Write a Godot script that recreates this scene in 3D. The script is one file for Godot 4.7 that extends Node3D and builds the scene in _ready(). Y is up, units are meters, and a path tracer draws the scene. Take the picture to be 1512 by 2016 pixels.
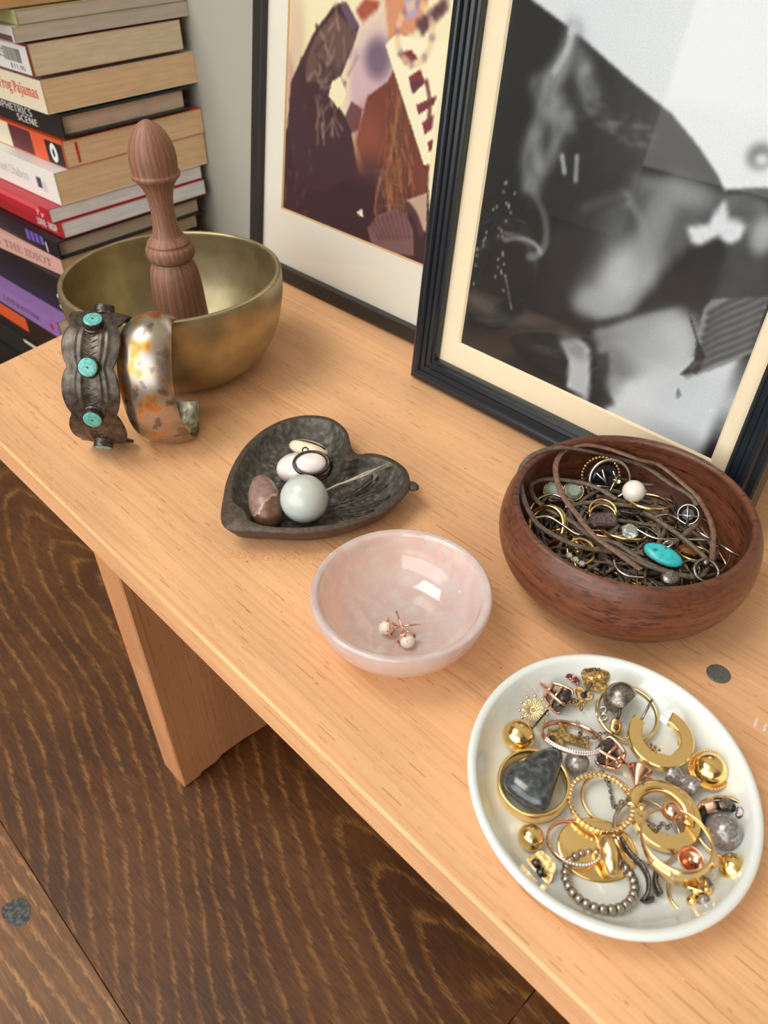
extends Node3D
# A pine bench by a window: framed photographs, a stack of books, bowls and dishes of jewellery.
# Units are metres; v() and the lists below are millimetres. x runs along the bench, z towards the room, y up.

var M := {}
var used := {}
var rng := RandomNumberGenerator.new()

func _ready():
	rng.seed = 7
	setup_view()
	materials()
	room()
	bench()
	pictures()
	books()
	brass_bowl()
	cuffs()
	heart_dish()
	quartz_bowl()
	wooden_bowl()
	jewellery_dish()

func setup_view():
	var cam := Camera3D.new()
	cam.name = "camera"
	var ca := CameraAttributesPhysical.new()
	ca.frustum_focal_length = 26.95
	ca.frustum_focus_distance = 0.34
	ca.exposure_aperture = 16.0
	cam.attributes = ca
	add_child(cam)
	cam.fov = 65.98
	cam.near = 0.01
	cam.far = 60.0
	cam.position = Vector3(0, 0.45, 0)
	cam.rotation = Vector3(deg_to_rad(-40.72), deg_to_rad(45.9), deg_to_rad(-0.26))
	cam.current = true
	var e := Environment.new()
	var sky := Sky.new()
	var sm := ProceduralSkyMaterial.new()
	sm.sky_top_color = Color(0.78, 0.82, 0.88)
	sm.sky_horizon_color = Color(0.96, 0.94, 0.9)
	sm.ground_bottom_color = Color(0.45, 0.45, 0.42)
	sm.ground_horizon_color = Color(0.8, 0.79, 0.75)
	sm.sky_energy_multiplier = 1.3
	sm.ground_energy_multiplier = 0.9
	sky.sky_material = sm
	e.background_mode = Environment.BG_SKY
	e.sky = sky
	e.tonemap_mode = Environment.TONE_MAPPER_LINEAR
	e.tonemap_exposure = 0.94
	e.sdfgi_enabled = true
	e.ssao_enabled = true
	e.ssil_enabled = true
	var we := WorldEnvironment.new()
	we.name = "environment"
	we.environment = e
	add_child(we)
	var al := AreaLight3D.new()          # daylight through the window opening
	al.name = "window_daylight"
	al.area_size = Vector2(2.75, 2.1)
	al.light_energy = 4.2
	al.light_color = Color(1.0, 0.985, 0.95)
	al.area_range = 8.0
	al.shadow_enabled = true
	al.position = Vector3(0.175, 1.25, 1.57)
	add_child(al)
	var sl := AreaLight3D.new()          # overhead daylight from out of view, placed to brighten the bench top
	sl.name = "unseen_overhead_daylight"
	sl.area_size = Vector2(1.3, 1.1)
	sl.light_energy = 3.7
	sl.light_color = Color(1.0, 0.975, 0.93)
	sl.area_range = 8.0
	sl.shadow_enabled = true
	sl.position = Vector3(-1.0, 2.48, 0.75)
	sl.rotation = Vector3(-PI / 2, 0, 0)
	add_child(sl)

# ---------------------------------------------------------------- helpers
func v(x, y, z) -> Vector3:
	return Vector3(x, y, z) * 0.001

func xf(o: Vector3, n: Vector3, x: Vector3) -> Transform3D:   # local y along n, local x near x
	n = n.normalized()
	x = (x - n * x.dot(n)).normalized()
	return Transform3D(Basis(x, n, x.cross(n)), o)

func numbered(called: String) -> String:
	used[called] = used.get(called, -1) + 1
	return called if used[called] == 0 else "%s_%03d" % [called, used[called]]

func tag(o: Node3D, label: String, category: String, group := ""):
	o.set_meta("label", label)
	o.set_meta("category", category)
	if group:
		o.set_meta("group", group)

func thing(called: String, label: String, category: String, at := Transform3D(), group := "") -> Node3D:
	var o := Node3D.new()
	o.name = numbered(called)
	add_child(o)
	o.transform = at
	tag(o, label, category, group)
	return o

func part(parent: Node3D, called: String, mesh: Mesh, mat: Material, at := Transform3D()) -> MeshInstance3D:
	var o := MeshInstance3D.new()
	o.name = called
	o.mesh = mesh
	o.material_override = mat
	parent.add_child(o, true)
	o.transform = at
	return o

func solo(called: String, label: String, category: String, mesh: Mesh, mat: Material, at := Transform3D(), group := "") -> MeshInstance3D:
	var o := part(self, numbered(called), mesh, mat, at)
	tag(o, label, category, group)
	return o

func struct(called: String, mesh: Mesh, mat: Material, at := Transform3D()) -> MeshInstance3D:
	var o := part(self, called, mesh, mat, at)
	o.set_meta("kind", "structure")
	return o

func at(p: Vector3, b := Basis()) -> Transform3D:
	return Transform3D(b, p)

func st_new(smooth := true) -> SurfaceTool:
	var st := SurfaceTool.new()
	st.begin(Mesh.PRIMITIVE_TRIANGLES)
	st.set_smooth_group(0 if smooth else -1)
	return st

func done(st: SurfaceTool) -> ArrayMesh:
	st.generate_normals()
	return st.commit()

func tri(st: SurfaceTool, p: Array, uv: Array):
	for k in 3:
		st.set_uv(uv[k])
		st.add_vertex(p[k])

# rows of points -> quads; rows from bottom to top, points round like cos/sin, give outward faces
func grid(st: SurfaceTool, rows: Array, cu := false, cv := false, swap := false):
	var nv: int = rows.size()
	var nu: int = rows[0].size()
	for j in (nv if cv else nv - 1):
		var r0: Array = rows[j]
		var r1: Array = rows[(j + 1) % nv]
		for i in (nu if cu else nu - 1):
			var k := (i + 1) % nu
			var u0 := float(i) / nu
			var u1 := float(i + 1) / nu
			var v0 := float(j) / nv
			var v1 := float(j + 1) / nv
			var a := Vector2(u0, v0)
			var b := Vector2(u1, v0)
			var c := Vector2(u1, v1)
			var d := Vector2(u0, v1)
			if swap:
				a = Vector2(v0, u0); b = Vector2(v0, u1); c = Vector2(v1, u1); d = Vector2(v1, u0)
			if r0[i] != r0[k]:
				tri(st, [r0[i], r0[k], r1[k]], [a, b, c])
			if r1[i] != r1[k]:
				tri(st, [r0[i], r1[k], r1[i]], [a, c, d])

func gridmesh(rows: Array, cu := false, cv := false, smooth := true, swap := false) -> ArrayMesh:
	var st := st_new(smooth)
	grid(st, rows, cu, cv, swap)
	return done(st)

# profile of (radius, height) in mm, from the outer bottom round to the inner bottom
func lathe_rows(profile: Array, seg := 48) -> Array:
	var rows := []
	for p in profile:
		var r := []
		for i in seg:
			var a := TAU * i / seg
			r.append(v(p[0] * cos(a), p[1], p[0] * sin(a)))
		rows.append(r)
	return rows

func lathe(profile: Array, seg := 48, swap := false) -> ArrayMesh:
	return gridmesh(lathe_rows(profile, seg), true, false, true, swap)

func smooth_profile(profile: Array, n := 4) -> Array:   # Catmull-Rom through (r, y) points
	var pts := []
	for p in profile:
		pts.append(Vector3(p[0], p[1], 0))
	var out := []
	for q in spline(pts, n, false):
		out.append([maxf(q.x, 0.0), q.y])
	return out

func spline(pts: Array, n := 6, closed := false) -> Array:
	var out := []
	var c := pts.size()
	for i in (c if closed else c - 1):
		var p0: Vector3 = pts[(i - 1 + c) % c] if closed or i > 0 else pts[0]
		var p1: Vector3 = pts[i]
		var p2: Vector3 = pts[(i + 1) % c]
		var p3: Vector3 = pts[(i + 2) % c] if closed or i + 2 < c else pts[c - 1]
		for k in n:
			out.append(p1.cubic_interpolate(p2, p0, p3, float(k) / n))
	if not closed:
		out.append(pts[c - 1])
	return out

func circle(r: float, n := 8, ry := -1.0) -> Array:
	var out := []
	for i in n:
		var a := TAU * i / n
		out.append(Vector2(r * cos(a), (r if ry < 0 else ry) * sin(a)))
	return out

# sweep a section along a path (metres). up: keeps the section's second axis near it
func sweep_rows(path: Array, section: Array, closed := false, up = null) -> Array:
	var rows := []
	var c := path.size()
	var nn := Vector3.ZERO
	for i in c:
		var t: Vector3 = (path[(i + 1) % c] - path[(i - 1 + c) % c]) if closed or (i > 0 and i < c - 1) else (path[1] - path[0] if i == 0 else path[c - 1] - path[c - 2])
		t = t.normalized()
		if up != null:
			nn = t.cross(up)
			nn = nn.normalized() if nn.length() > 1e-6 else Vector3.RIGHT
		elif i == 0:
			nn = t.cross(Vector3.UP if absf(t.y) < 0.9 else Vector3.RIGHT).normalized()
		else:
			nn = (nn - t * nn.dot(t)).normalized()
		var b := nn.cross(t)
		var r := []
		for s in section:
			r.append(path[i] + nn * s.x + b * s.y)
		rows.append(r)
	return rows

func tube_into(st: SurfaceTool, path: Array, r: float, closed := false, seg := 7, ry := -1.0, up = null):
	var rows := sweep_rows(path, circle(r, seg, ry), closed, up)
	if not closed:
		var a := []
		var b := []
		for i in seg:
			a.append(path[0])
			b.append(path[path.size() - 1])
		rows.push_front(a)
		rows.append(b)
	grid(st, rows, true, closed)

func tube(path: Array, r: float, closed := false, seg := 7, ry := -1.0, up = null) -> ArrayMesh:
	var st := st_new()
	tube_into(st, path, r, closed, seg, ry, up)
	return done(st)

func wire(pts: Array, r: float, n := 5, closed := false) -> ArrayMesh:
	return tube(spline(pts, n, closed), r, closed)

func ring_path(r: float, n := 32, a0 := 0.0, a1 := TAU, rz := -1.0) -> Array:
	var out := []
	var full := absf(a1 - a0 - TAU) < 1e-4
	for i in (n if full else n + 1):
		var a := a0 + (a1 - a0) * i / n
		out.append(v(r * cos(a), 0, (r if rz < 0 else rz) * sin(a)))
	return out

func hoop(r: float, w: float, h := -1.0, n := 36, a0 := 0.0, a1 := TAU) -> ArrayMesh:   # round or oval wire ring, mm
	return tube(ring_path(r, n, a0, a1), w * 0.001, absf(a1 - a0 - TAU) < 1e-4, 8, (w if h < 0 else h) * 0.001, Vector3.UP)

func band(ri: float, ro: float, h: float, seg := 48) -> ArrayMesh:   # flat ring band, mm, standing on y = 0
	var c := minf(0.35, (ro - ri) * 0.35)
	return lathe([[ri, c], [ri + c * 0.3, c * 0.3], [ri + c, 0], [ro - c, 0], [ro - c * 0.3, c * 0.3], [ro, c], [ro, h - c], [ro - c * 0.3, h - c * 0.3], [ro - c, h], [ri + c, h], [ri + c * 0.3, h - c * 0.3], [ri, h - c], [ri, c]], seg)

func ball(r: float, sy := 1.0, seg := 20) -> ArrayMesh:   # mm
	var p := []
	for i in 13:
		var a := -PI / 2 + PI * i / 12
		p.append([r * cos(a) if i % 12 else 0.0, r * sy * sin(a)])
	return lathe(p, seg)

func ball_into(st: SurfaceTool, at_: Vector3, r: float, seg := 8, sc := Vector3.ONE):
	var rows := []
	for i in 6:
		var a := -PI / 2 + PI * i / 5
		var row := []
		for k in seg:
			row.append(at_ + Vector3(r * cos(a) * cos(TAU * k / seg), r * sin(a), r * cos(a) * sin(TAU * k / seg)) * 0.001 * sc)
		rows.append(row)
	grid(st, rows, true)

# polygon in (x, z), metres, extruded along y with a chamfer; flat shaded
func prism_into(st: SurfaceTool, poly: Array, y0: float, y1: float, bv := 0.0):
	var p := PackedVector2Array(poly)
	var area := 0.0
	for i in p.size():
		area += p[i].cross(p[(i + 1) % p.size()])
	if area < 0:
		p.reverse()
	var n := p.size()
	var inset := []
	for i in n:
		var e0 := (p[i] - p[(i - 1 + n) % n]).normalized()
		var e1 := (p[(i + 1) % n] - p[i]).normalized()
		var m := Vector2(-e0.y, e0.x) + Vector2(-e1.y, e1.x)
		inset.append(p[i] + m / maxf(0.4, 1.0 + e0.dot(e1)) * bv)
	var levels := [[inset, y0], [p, y0 + bv], [p, y1 - bv], [inset, y1]] if bv > 0 else [[p, y0], [p, y1]]
	for j in levels.size() - 1:
		var along := 0.0
		for i in n:
			var k := (i + 1) % n
			var len_ := p[i].distance_to(p[k])
			var q := []
			for s in [[j, i], [j, k], [j + 1, k], [j + 1, i]]:
				var c: Vector2 = levels[s[0]][0][s[1]]
				q.append(Vector3(c.x, levels[s[0]][1], c.y))
			var uv := [Vector2(along, q[0].y), Vector2(along + len_, q[1].y), Vector2(along + len_, q[2].y), Vector2(along, q[3].y)]
			tri(st, [q[0], q[1], q[2]], [uv[0], uv[1], uv[2]])
			tri(st, [q[0], q[2], q[3]], [uv[0], uv[2], uv[3]])
			along += len_
	var capp := PackedVector2Array(levels[0][0])
	var idx := Geometry2D.triangulate_polygon(capp)
	for i in range(0, idx.size(), 3):
		var t := [capp[idx[i]], capp[idx[i + 1]], capp[idx[i + 2]]]
		if (t[1] - t[0]).cross(t[2] - t[0]) < 0:
			t.reverse()
		tri(st, [Vector3(t[2].x, y0, t[2].y), Vector3(t[1].x, y0, t[1].y), Vector3(t[0].x, y0, t[0].y)], [t[2], t[1], t[0]])
		tri(st, [Vector3(t[0].x, y1, t[0].y), Vector3(t[1].x, y1, t[1].y), Vector3(t[2].x, y1, t[2].y)], [t[0], t[1], t[2]])

func prism(poly: Array, y0: float, y1: float, bv := 0.0) -> ArrayMesh:
	var st := st_new(false)
	prism_into(st, poly, y0, y1, bv)
	return done(st)

func rect(x0: float, z0: float, x1: float, z1: float, c := 0.0) -> Array:
	if c <= 0:
		return [Vector2(x0, z0), Vector2(x1, z0), Vector2(x1, z1), Vector2(x0, z1)]
	return [Vector2(x0 + c, z0), Vector2(x1 - c, z0), Vector2(x1, z0 + c), Vector2(x1, z1 - c), Vector2(x1 - c, z1), Vector2(x0 + c, z1), Vector2(x0, z1 - c), Vector2(x0, z0 + c)]

func box(size: Vector3, bv := 0.0) -> ArrayMesh:   # centred in x and z, standing on y = 0
	return prism(rect(-size.x / 2, -size.z / 2, size.x / 2, size.z / 2, bv), 0, size.y, bv)

func box_into(st: SurfaceTool, lo: Vector3, hi: Vector3, bv := 0.0):
	prism_into(st, rect(lo.x, lo.z, hi.x, hi.z, bv), lo.y, hi.y, bv)

func lettering(parent: Node3D, called: String, text: String, w: float, h: float, mat: Material, t: Transform3D, font := "Droid Sans", weight := 400) -> MeshInstance3D:
	var f := SystemFont.new()
	f.font_names = PackedStringArray([font])
	f.font_weight = weight
	var tm := TextMesh.new()
	tm.text = text
	tm.font = f
	tm.font_size = 32
	tm.pixel_size = 0.001
	tm.depth = 0.004
	tm.curve_step = 2.0
	var b := tm.get_aabb()
	var o := part(parent, called, tm, mat)
	o.transform = t * Transform3D(Basis.from_scale(Vector3(w / maxf(b.size.x, 1e-4), h / maxf(b.size.y, 1e-4), 0.03)), Vector3.ZERO) * Transform3D(Basis(), -(b.position + b.size * 0.5))
	return o

# ---------------------------------------------------------------- materials
func mat(c: Color, rough := 0.6, metal := 0.0, extra := {}) -> StandardMaterial3D:
	var m := StandardMaterial3D.new()
	m.albedo_color = c
	m.roughness = rough
	m.metallic = metal
	for k in extra:
		m.set(k, extra[k])
	return m

func c8(r, g, b) -> Color:
	return Color8(r, g, b)

func noise(seed_: int, freq: float, oct := 4) -> FastNoiseLite:
	var n := FastNoiseLite.new()
	n.seed = seed_
	n.frequency = freq
	n.noise_type = FastNoiseLite.TYPE_SIMPLEX_SMOOTH
	n.fractal_octaves = oct
	return n

func ntex(seed_: int, freq: float, cols: Array, offs: Array, size := 256, oct := 4) -> NoiseTexture2D:
	var t := NoiseTexture2D.new()
	t.width = size
	t.height = size
	t.seamless = true
	t.noise = noise(seed_, freq, oct)
	var g := Gradient.new()
	g.colors = PackedColorArray(cols)
	g.offsets = PackedFloat32Array(offs)
	t.color_ramp = g
	return t

func nmat(tex: Texture2D, scale: float, rough := 0.5, metal := 0.0, extra := {}) -> StandardMaterial3D:
	var m := mat(Color.WHITE, rough, metal)
	m.albedo_texture = tex
	m.uv1_triplanar = true
	m.uv1_scale = Vector3.ONE * scale
	for k in extra:
		m.set(k, extra[k])
	return m

func streaks(img: Image, n: int, l0: int, l1: int, thick: int, col: Color, a0: float, a1: float):
	var w := img.get_width()
	var h := img.get_height()
	for i in n:
		var x := rng.randi() % w
		var y := rng.randi() % h
		var a := rng.randf_range(a0, a1)
		var l := rng.randi_range(l0, l1)
		var dy := 0.0
		for k in l:
			if rng.randf() < 0.06:
				dy += rng.randf_range(-1, 1)
			var aa := a * minf(1.0, minf(k + 1, l - k) / 3.0)
			for q in thick:
				var px := (x + k) % w
				var py := posmod(y + q + int(dy), h)
				img.set_pixel(px, py, img.get_pixel(px, py).lerp(col, aa))

func grain_image(w: int, h: int, seed_: int, base: Color, dark: Color, light: Color, lines: float, warp: float) -> Image:
	var img := Image.create(w, h, false, Image.FORMAT_RGB8)
	var nb := noise(seed_, 1.0, 3)
	var nl := noise(seed_ + 1, 1.0, 2)
	var nw := noise(seed_ + 2, 1.0, 2)
	for y in h:
		var fy := float(y)
		for x in w:
			var ww := nw.get_noise_2d(x * 0.0022, fy * 0.004) * warp
			var s := nl.get_noise_2d(x * 0.0012, (fy + ww) * lines)
			var b := nb.get_noise_2d(x * 0.003, fy * 0.012)
			var t := clampf(0.5 + s * 0.75, 0, 1)
			var c := dark.lerp(base, smoothstep(0.0, 0.5, t)).lerp(light, smoothstep(0.55, 1.0, t))
			img.set_pixel(x, y, c * (1.0 + b * 0.07))
	return img

func tex(img: Image) -> ImageTexture:
	return ImageTexture.create_from_image(img)

func materials():
	M.unseen_room_grey = mat(c8(128, 122, 113), 0.9)  # walls and window frames out of view, darkened to weaken glass reflections
	M.grey_wall = mat(c8(168, 166, 156), 0.9)
	M.ceiling = mat(c8(236, 232, 222), 0.9)
	# pine: fine growth lines, short dark pores, a stain and two pale scratches
	var im := grain_image(1536, 768, 11, c8(231, 178, 130), c8(224, 168, 119), c8(235, 184, 137), 0.2, 5.0)
	streaks(im, 1500, 5, 26, 1, c8(160, 106, 62), 0.15, 0.6)
	streaks(im, 5000, 3, 12, 1, c8(198, 142, 92), 0.15, 0.5)
	streaks(im, 200, 1, 4, 2, c8(130, 78, 44), 0.3, 0.7)
	streaks(im, 60, 60, 260, 2, c8(192, 128, 76), 0.2, 0.5)
	for i in 70:                                   # water stain, a broken brownish line near the front edge
		var f := i / 69.0
		var sx := (-0.232 + 0.045 * f + 0.56) / 0.64 * 1536
		var sz := (-0.128 - 0.040 * f + 0.40) / 0.32 * 768
		for k in 7:
			var px := int(sx + rng.randfn(0, 5)); var py := int(sz + rng.randfn(0, 5))
			im.set_pixel(clampi(px, 0, 1535), clampi(py, 0, 767), im.get_pixel(clampi(px, 0, 1535), clampi(py, 0, 767)).lerp(c8(186, 116, 62), 0.5))
	for s in [[-0.0262, -0.2125, 0.0005, 0.0045], [-0.0229, -0.2128, 0.0004, 0.0036]]:
		for i in 40:
			var px := int((s[0] + s[2] * (i / 20.0 - 1) + 0.56) / 0.64 * 1536); var py := int((s[1] + s[3] * (i / 40.0 - 0.5) + 0.40) / 0.32 * 768)
			im.set_pixel(px, py, im.get_pixel(px, py).lerp(c8(235, 222, 215), 0.75))
			im.set_pixel(px + 1, py, im.get_pixel(px + 1, py).lerp(c8(235, 222, 215), 0.6))
	M.pine = mat(Color.WHITE, 0.5)
	M.pine.albedo_texture = tex(im)
	M.pine.uv1_scale = Vector3(1 / 0.64, 1 / 0.32, 1)
	M.pine.uv1_offset = Vector3(0.56 / 0.64, 0.40 / 0.32, 0)
	M.pine_leg = mat(c8(226, 208, 196), 0.55)
	M.pine_leg.albedo_texture = M.pine.albedo_texture
	M.pine_leg.uv1_scale = Vector3(1.2, 3.0, 1)
	# oak floor: cathedral grain with pale, ragged, limed pores
	var w := 1280; var h := 560
	var fl := Image.create(w, h, false, Image.FORMAT_RGB8)
	var n1 := noise(21, 1.0, 3); var n2 := noise(22, 1.0, 4); var n3 := noise(23, 1.0, 2)
	for y in h:
		var z := -0.28 + 0.42 * y / h
		for x in w:
			var X := -0.80 + 0.96 * x / w
			var dz := z + 0.155 + 0.014 * sin(X * 14.0)
			var g := (X + 0.016 * n1.get_noise_2d(X * 9, z * 16) + 0.007 * n2.get_noise_2d(X * 110, z * 1100)) - 4.4 * sqrt(dz * dz + 0.00016) + 0.6 * dz
			var ph := g / 0.040
			var fr := ph - floorf(ph)
			var amp := 0.55 + 0.45 * n1.get_noise_2d(X * 30 + 50, z * 60)
			var line := smoothstep(0.62, 0.88, fr) * (1.0 - smoothstep(0.93, 1.0, fr)) * amp
			var fine := n3.get_noise_2d(X * 60, z * 1500)
			var c := c8(106, 67, 31).lerp(c8(80, 47, 17), clampf(0.5 + 1.0 * n1.get_noise_2d(X * 9, z * 18), 0, 1))
			c = c.lerp(c8(152, 110, 66), clampf(line * (1.25 + 0.8 * fine), 0, 0.95))
			c = c.lerp(c8(140, 106, 70), clampf(fine * 0.5 - 0.08, 0, 0.3)).lerp(c8(54, 33, 14), clampf(-fine * 0.8 - 0.08, 0, 0.45))
			fl.set_pixel(x, y, c)
	streaks(fl, 1800, 8, 36, 1, c8(142, 110, 74), 0.1, 0.4)
	M.oak = mat(c8(238, 226, 194), 0.5)
	M.oak.albedo_texture = tex(fl)
	M.oak.uv1_scale = Vector3(1 / 0.96, 1 / 0.42, 1)
	M.oak.uv1_offset = Vector3(0.80 / 0.96, 0.28 / 0.42, 0)
	M.oak_warm = mat(c8(255, 240, 220), 0.5)
	var fw := Image.create_from_data(w, h, false, Image.FORMAT_RGB8, fl.get_data())
	fw.adjust_bcs(1.32, 0.8, 0.9)
	M.oak_warm.albedo_texture = tex(fw)
	M.oak_warm.uv1_scale = Vector3(1 / 0.96, 1 / 0.42, 1)
	M.oak_warm.uv1_offset = Vector3(0.36, 0.15, 0)
	M.oak_grey = mat(c8(246, 236, 222), 0.5)
	M.oak_grey.albedo_texture = M.oak.albedo_texture
	M.oak_grey.uv1_scale = M.oak.uv1_scale
	M.oak_grey.uv1_offset = Vector3(0.71, 0.43, 0)
	M.knot = nmat(ntex(5, 0.02, [c8(60, 60, 58), c8(96, 98, 96)], [0.3, 0.7]), 60, 0.7)
	# dark turned woods
	var mh := grain_image(256, 256, 31, c8(110, 62, 41), c8(97, 52, 33), c8(122, 72, 49), 0.09, 6.0)
	streaks(mh, 800, 3, 10, 2, c8(46, 20, 12), 0.35, 0.95)
	streaks(mh, 900, 2, 8, 1, c8(160, 104, 78), 0.2, 0.6)
	streaks(mh, 500, 4, 12, 1, c8(34, 14, 8), 0.6, 1.0)
	M.mahogany = nmat(tex(mh), 9, 0.42, 0, {"clearcoat_enabled": true, "clearcoat": 0.25, "clearcoat_roughness": 0.35})
	var wl := grain_image(384, 512, 41, c8(146, 102, 80), c8(130, 88, 68), c8(162, 118, 94), 0.05, 8.0)
	streaks(wl, 1500, 10, 60, 1, c8(68, 42, 34), 0.08, 0.36)
	M.walnut = mat(Color.WHITE, 0.55)
	M.walnut.albedo_texture = tex(wl)
	M.walnut.uv1_scale = Vector3(1.0, 1.0, 1)
	# metals
	M.gold = mat(c8(255, 218, 146), 0.17, 1.0)
	M.gold_soft = mat(c8(248, 214, 158), 0.28, 1.0)
	M.old_gold = nmat(ntex(51, 0.02, [c8(160, 128, 78), c8(230, 198, 142)], [0.3, 0.65]), 120, 0.32, 1.0)
	M.rose = mat(c8(240, 190, 164), 0.2, 1.0)
	M.bead_silver = mat(c8(186, 178, 166), 0.3, 0.95)
	M.silver = mat(c8(214, 206, 196), 0.24, 1.0)
	M.pale_gold = mat(c8(232, 214, 164), 0.28, 1.0)
	M.grey_silver = nmat(ntex(52, 0.03, [c8(104, 98, 92), c8(176, 168, 158)], [0.3, 0.7]), 150, 0.34, 0.95)
	M.dark_silver = nmat(ntex(53, 0.03, [c8(66, 60, 56), c8(132, 124, 116)], [0.3, 0.75]), 120, 0.38, 0.9)
	M.brass = nmat(ntex(54, 0.012, [c8(160, 146, 112), c8(174, 160, 124), c8(184, 170, 134)], [0.2, 0.5, 0.85]), 16, 0.38, 0.85)
	var bt := nmat(ntex(55, 0.02, [c8(70, 64, 58), c8(104, 96, 88), c8(124, 115, 106)], [0.2, 0.6, 0.9]), 40, 0.42, 0.85)
	M.cuff_dark = bt
	# tarnished silver: grey-violet film with golden and orange patches
	M.cuff_silver = nmat(ntex(56, 0.013, [c8(112, 102, 92), c8(178, 168, 160), c8(172, 162, 158), c8(208, 168, 96), c8(200, 132, 76)], [0.28, 0.42, 0.6, 0.7, 0.82], 256, 5), 22, 0.29, 0.9)
	M.cuff_inner = nmat(ntex(57, 0.02, [c8(110, 106, 88), c8(190, 184, 156)], [0.3, 0.7]), 40, 0.35, 0.9)
	M.bronze = nmat(ntex(58, 0.02, [c8(74, 62, 54), c8(98, 84, 74)], [0.3, 0.7]), 60, 0.55, 0.35)
	var bi := ntex(59, 0.03, [c8(64, 56, 50), c8(88, 81, 73), c8(98, 97, 88), c8(132, 136, 126)], [0.3, 0.55, 0.7, 0.9], 256, 5)
	M.bronze_inner = nmat(bi, 30, 0.55, 0.3, {"heightmap_enabled": true, "heightmap_texture": bi, "heightmap_scale": 0.12})
	M.turquoise = nmat(ntex(60, 0.02, [c8(92, 160, 140), c8(112, 196, 186), c8(96, 200, 208)], [0.3, 0.5, 0.75]), 90, 0.28, 0, {"clearcoat_enabled": true, "clearcoat": 0.5})
	M.turquoise_blue = nmat(ntex(61, 0.012, [c8(30, 90, 96), c8(42, 190, 196), c8(48, 204, 208)], [0.08, 0.22, 0.7]), 70, 0.22, 0, {"clearcoat_enabled": true, "clearcoat": 0.6})
	M.black = mat(c8(24, 22, 21), 0.5)
	# stones, shells, pearls
	M.pearl = mat(c8(244, 236, 222), 0.2, 0.0, {"clearcoat_enabled": true, "clearcoat": 0.7, "clearcoat_roughness": 0.15, "rim_enabled": true, "rim": 0.4})
	M.grey_pearl = nmat(ntex(62, 0.03, [c8(104, 98, 96), c8(150, 142, 140), c8(186, 178, 176)], [0.25, 0.5, 0.8]), 90, 0.25, 0.45, {"clearcoat_enabled": true, "clearcoat": 0.6})
	M.selenite = mat(c8(198, 209, 203), 0.28, 0.0, {"subsurf_scatter_enabled": true, "subsurf_scatter_strength": 0.6, "clearcoat_enabled": true, "clearcoat": 0.6, "clearcoat_roughness": 0.12})
	M.shell = nmat(ntex(63, 0.01, [c8(244, 226, 222), c8(252, 244, 240)], [0.3, 0.6]), 40, 0.25, 0, {"clearcoat_enabled": true, "clearcoat": 0.5})
	M.cowrie = nmat(ntex(64, 0.01, [c8(224, 200, 160), c8(250, 236, 208)], [0.3, 0.65]), 40, 0.25, 0, {"clearcoat_enabled": true, "clearcoat": 0.6})
	M.dark_stone = nmat(ntex(65, 0.02, [c8(40, 44, 48), c8(62, 66, 70), c8(96, 98, 98), c8(26, 112, 122)], [0.3, 0.55, 0.8, 0.9], 256, 5), 60, 0.22, 0, {"clearcoat_enabled": true, "clearcoat": 0.7, "clearcoat_roughness": 0.1})
	M.smoky = mat(c8(46, 36, 28), 0.06, 0.0, {"clearcoat_enabled": true, "clearcoat": 1.0})
	M.purple_stone = nmat(ntex(66, 0.03, [c8(70, 54, 56), c8(112, 92, 94)], [0.3, 0.7]), 90, 0.4)
	M.amber = mat(c8(120, 70, 24), 0.1, 0.0, {"clearcoat_enabled": true, "clearcoat": 1.0})
	M.garnet = mat(c8(110, 22, 34), 0.08, 0.0, {"clearcoat_enabled": true, "clearcoat": 1.0})
	M.crystal = mat(Color(0.93, 0.97, 0.95, 0.25), 0.03, 0.0, {"refraction_enabled": true, "refraction_scale": 0.05})
	M.pave = mat(c8(236, 230, 226), 0.12, 0.6)
	M.straw = nmat(ntex(67, 0.02, [c8(176, 164, 146), c8(214, 204, 186)], [0.3, 0.7]), 80, 0.8)
	M.leather = nmat(ntex(68, 0.02, [c8(88, 74, 62), c8(122, 106, 90)], [0.3, 0.7]), 60, 0.5)
	M.leather_red = nmat(ntex(69, 0.02, [c8(112, 82, 66), c8(142, 110, 90)], [0.3, 0.7]), 60, 0.42)
	var qz := ntex(70, 0.02, [c8(254, 228, 222), c8(255, 238, 234), c8(255, 248, 245)], [0.3, 0.52, 0.75], 256, 6)
	M.quartz = mat(Color(1, 1, 1, 0.46), 0.08, 0.0, {"refraction_enabled": true, "refraction_scale": 0.045, "albedo_texture": qz, "uv1_triplanar": true, "uv1_scale": Vector3.ONE * 24.0, "clearcoat_enabled": true, "clearcoat": 0.6, "clearcoat_roughness": 0.06})
	M.porcelain = mat(c8(231, 236, 232), 0.16, 0.0, {"clearcoat_enabled": true, "clearcoat": 0.8, "clearcoat_roughness": 0.08})
	# frames and paper
	M.black_wood = mat(c8(30, 36, 43), 0.24)
	M.black_flat = mat(c8(38, 34, 32), 0.5)
	M.mat_white = mat(c8(226, 222, 208), 0.9)
	M.mat_cream = mat(c8(240, 224, 192), 0.9)
	M.bevel = mat(c8(206, 170, 118), 0.8)
	M.board = mat(c8(90, 74, 58), 0.9)
	M.glass = mat(Color(0.1, 0.1, 0.1, 0.004), 0.02, 0.0, {"transparency": BaseMaterial3D.TRANSPARENCY_ALPHA, "metallic_specular": 0.36})
	M.sheer = mat(c8(240, 240, 238), 0.9, 0.0, {"backlight_enabled": true, "backlight": Color(0.9, 0.9, 0.9)})

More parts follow.
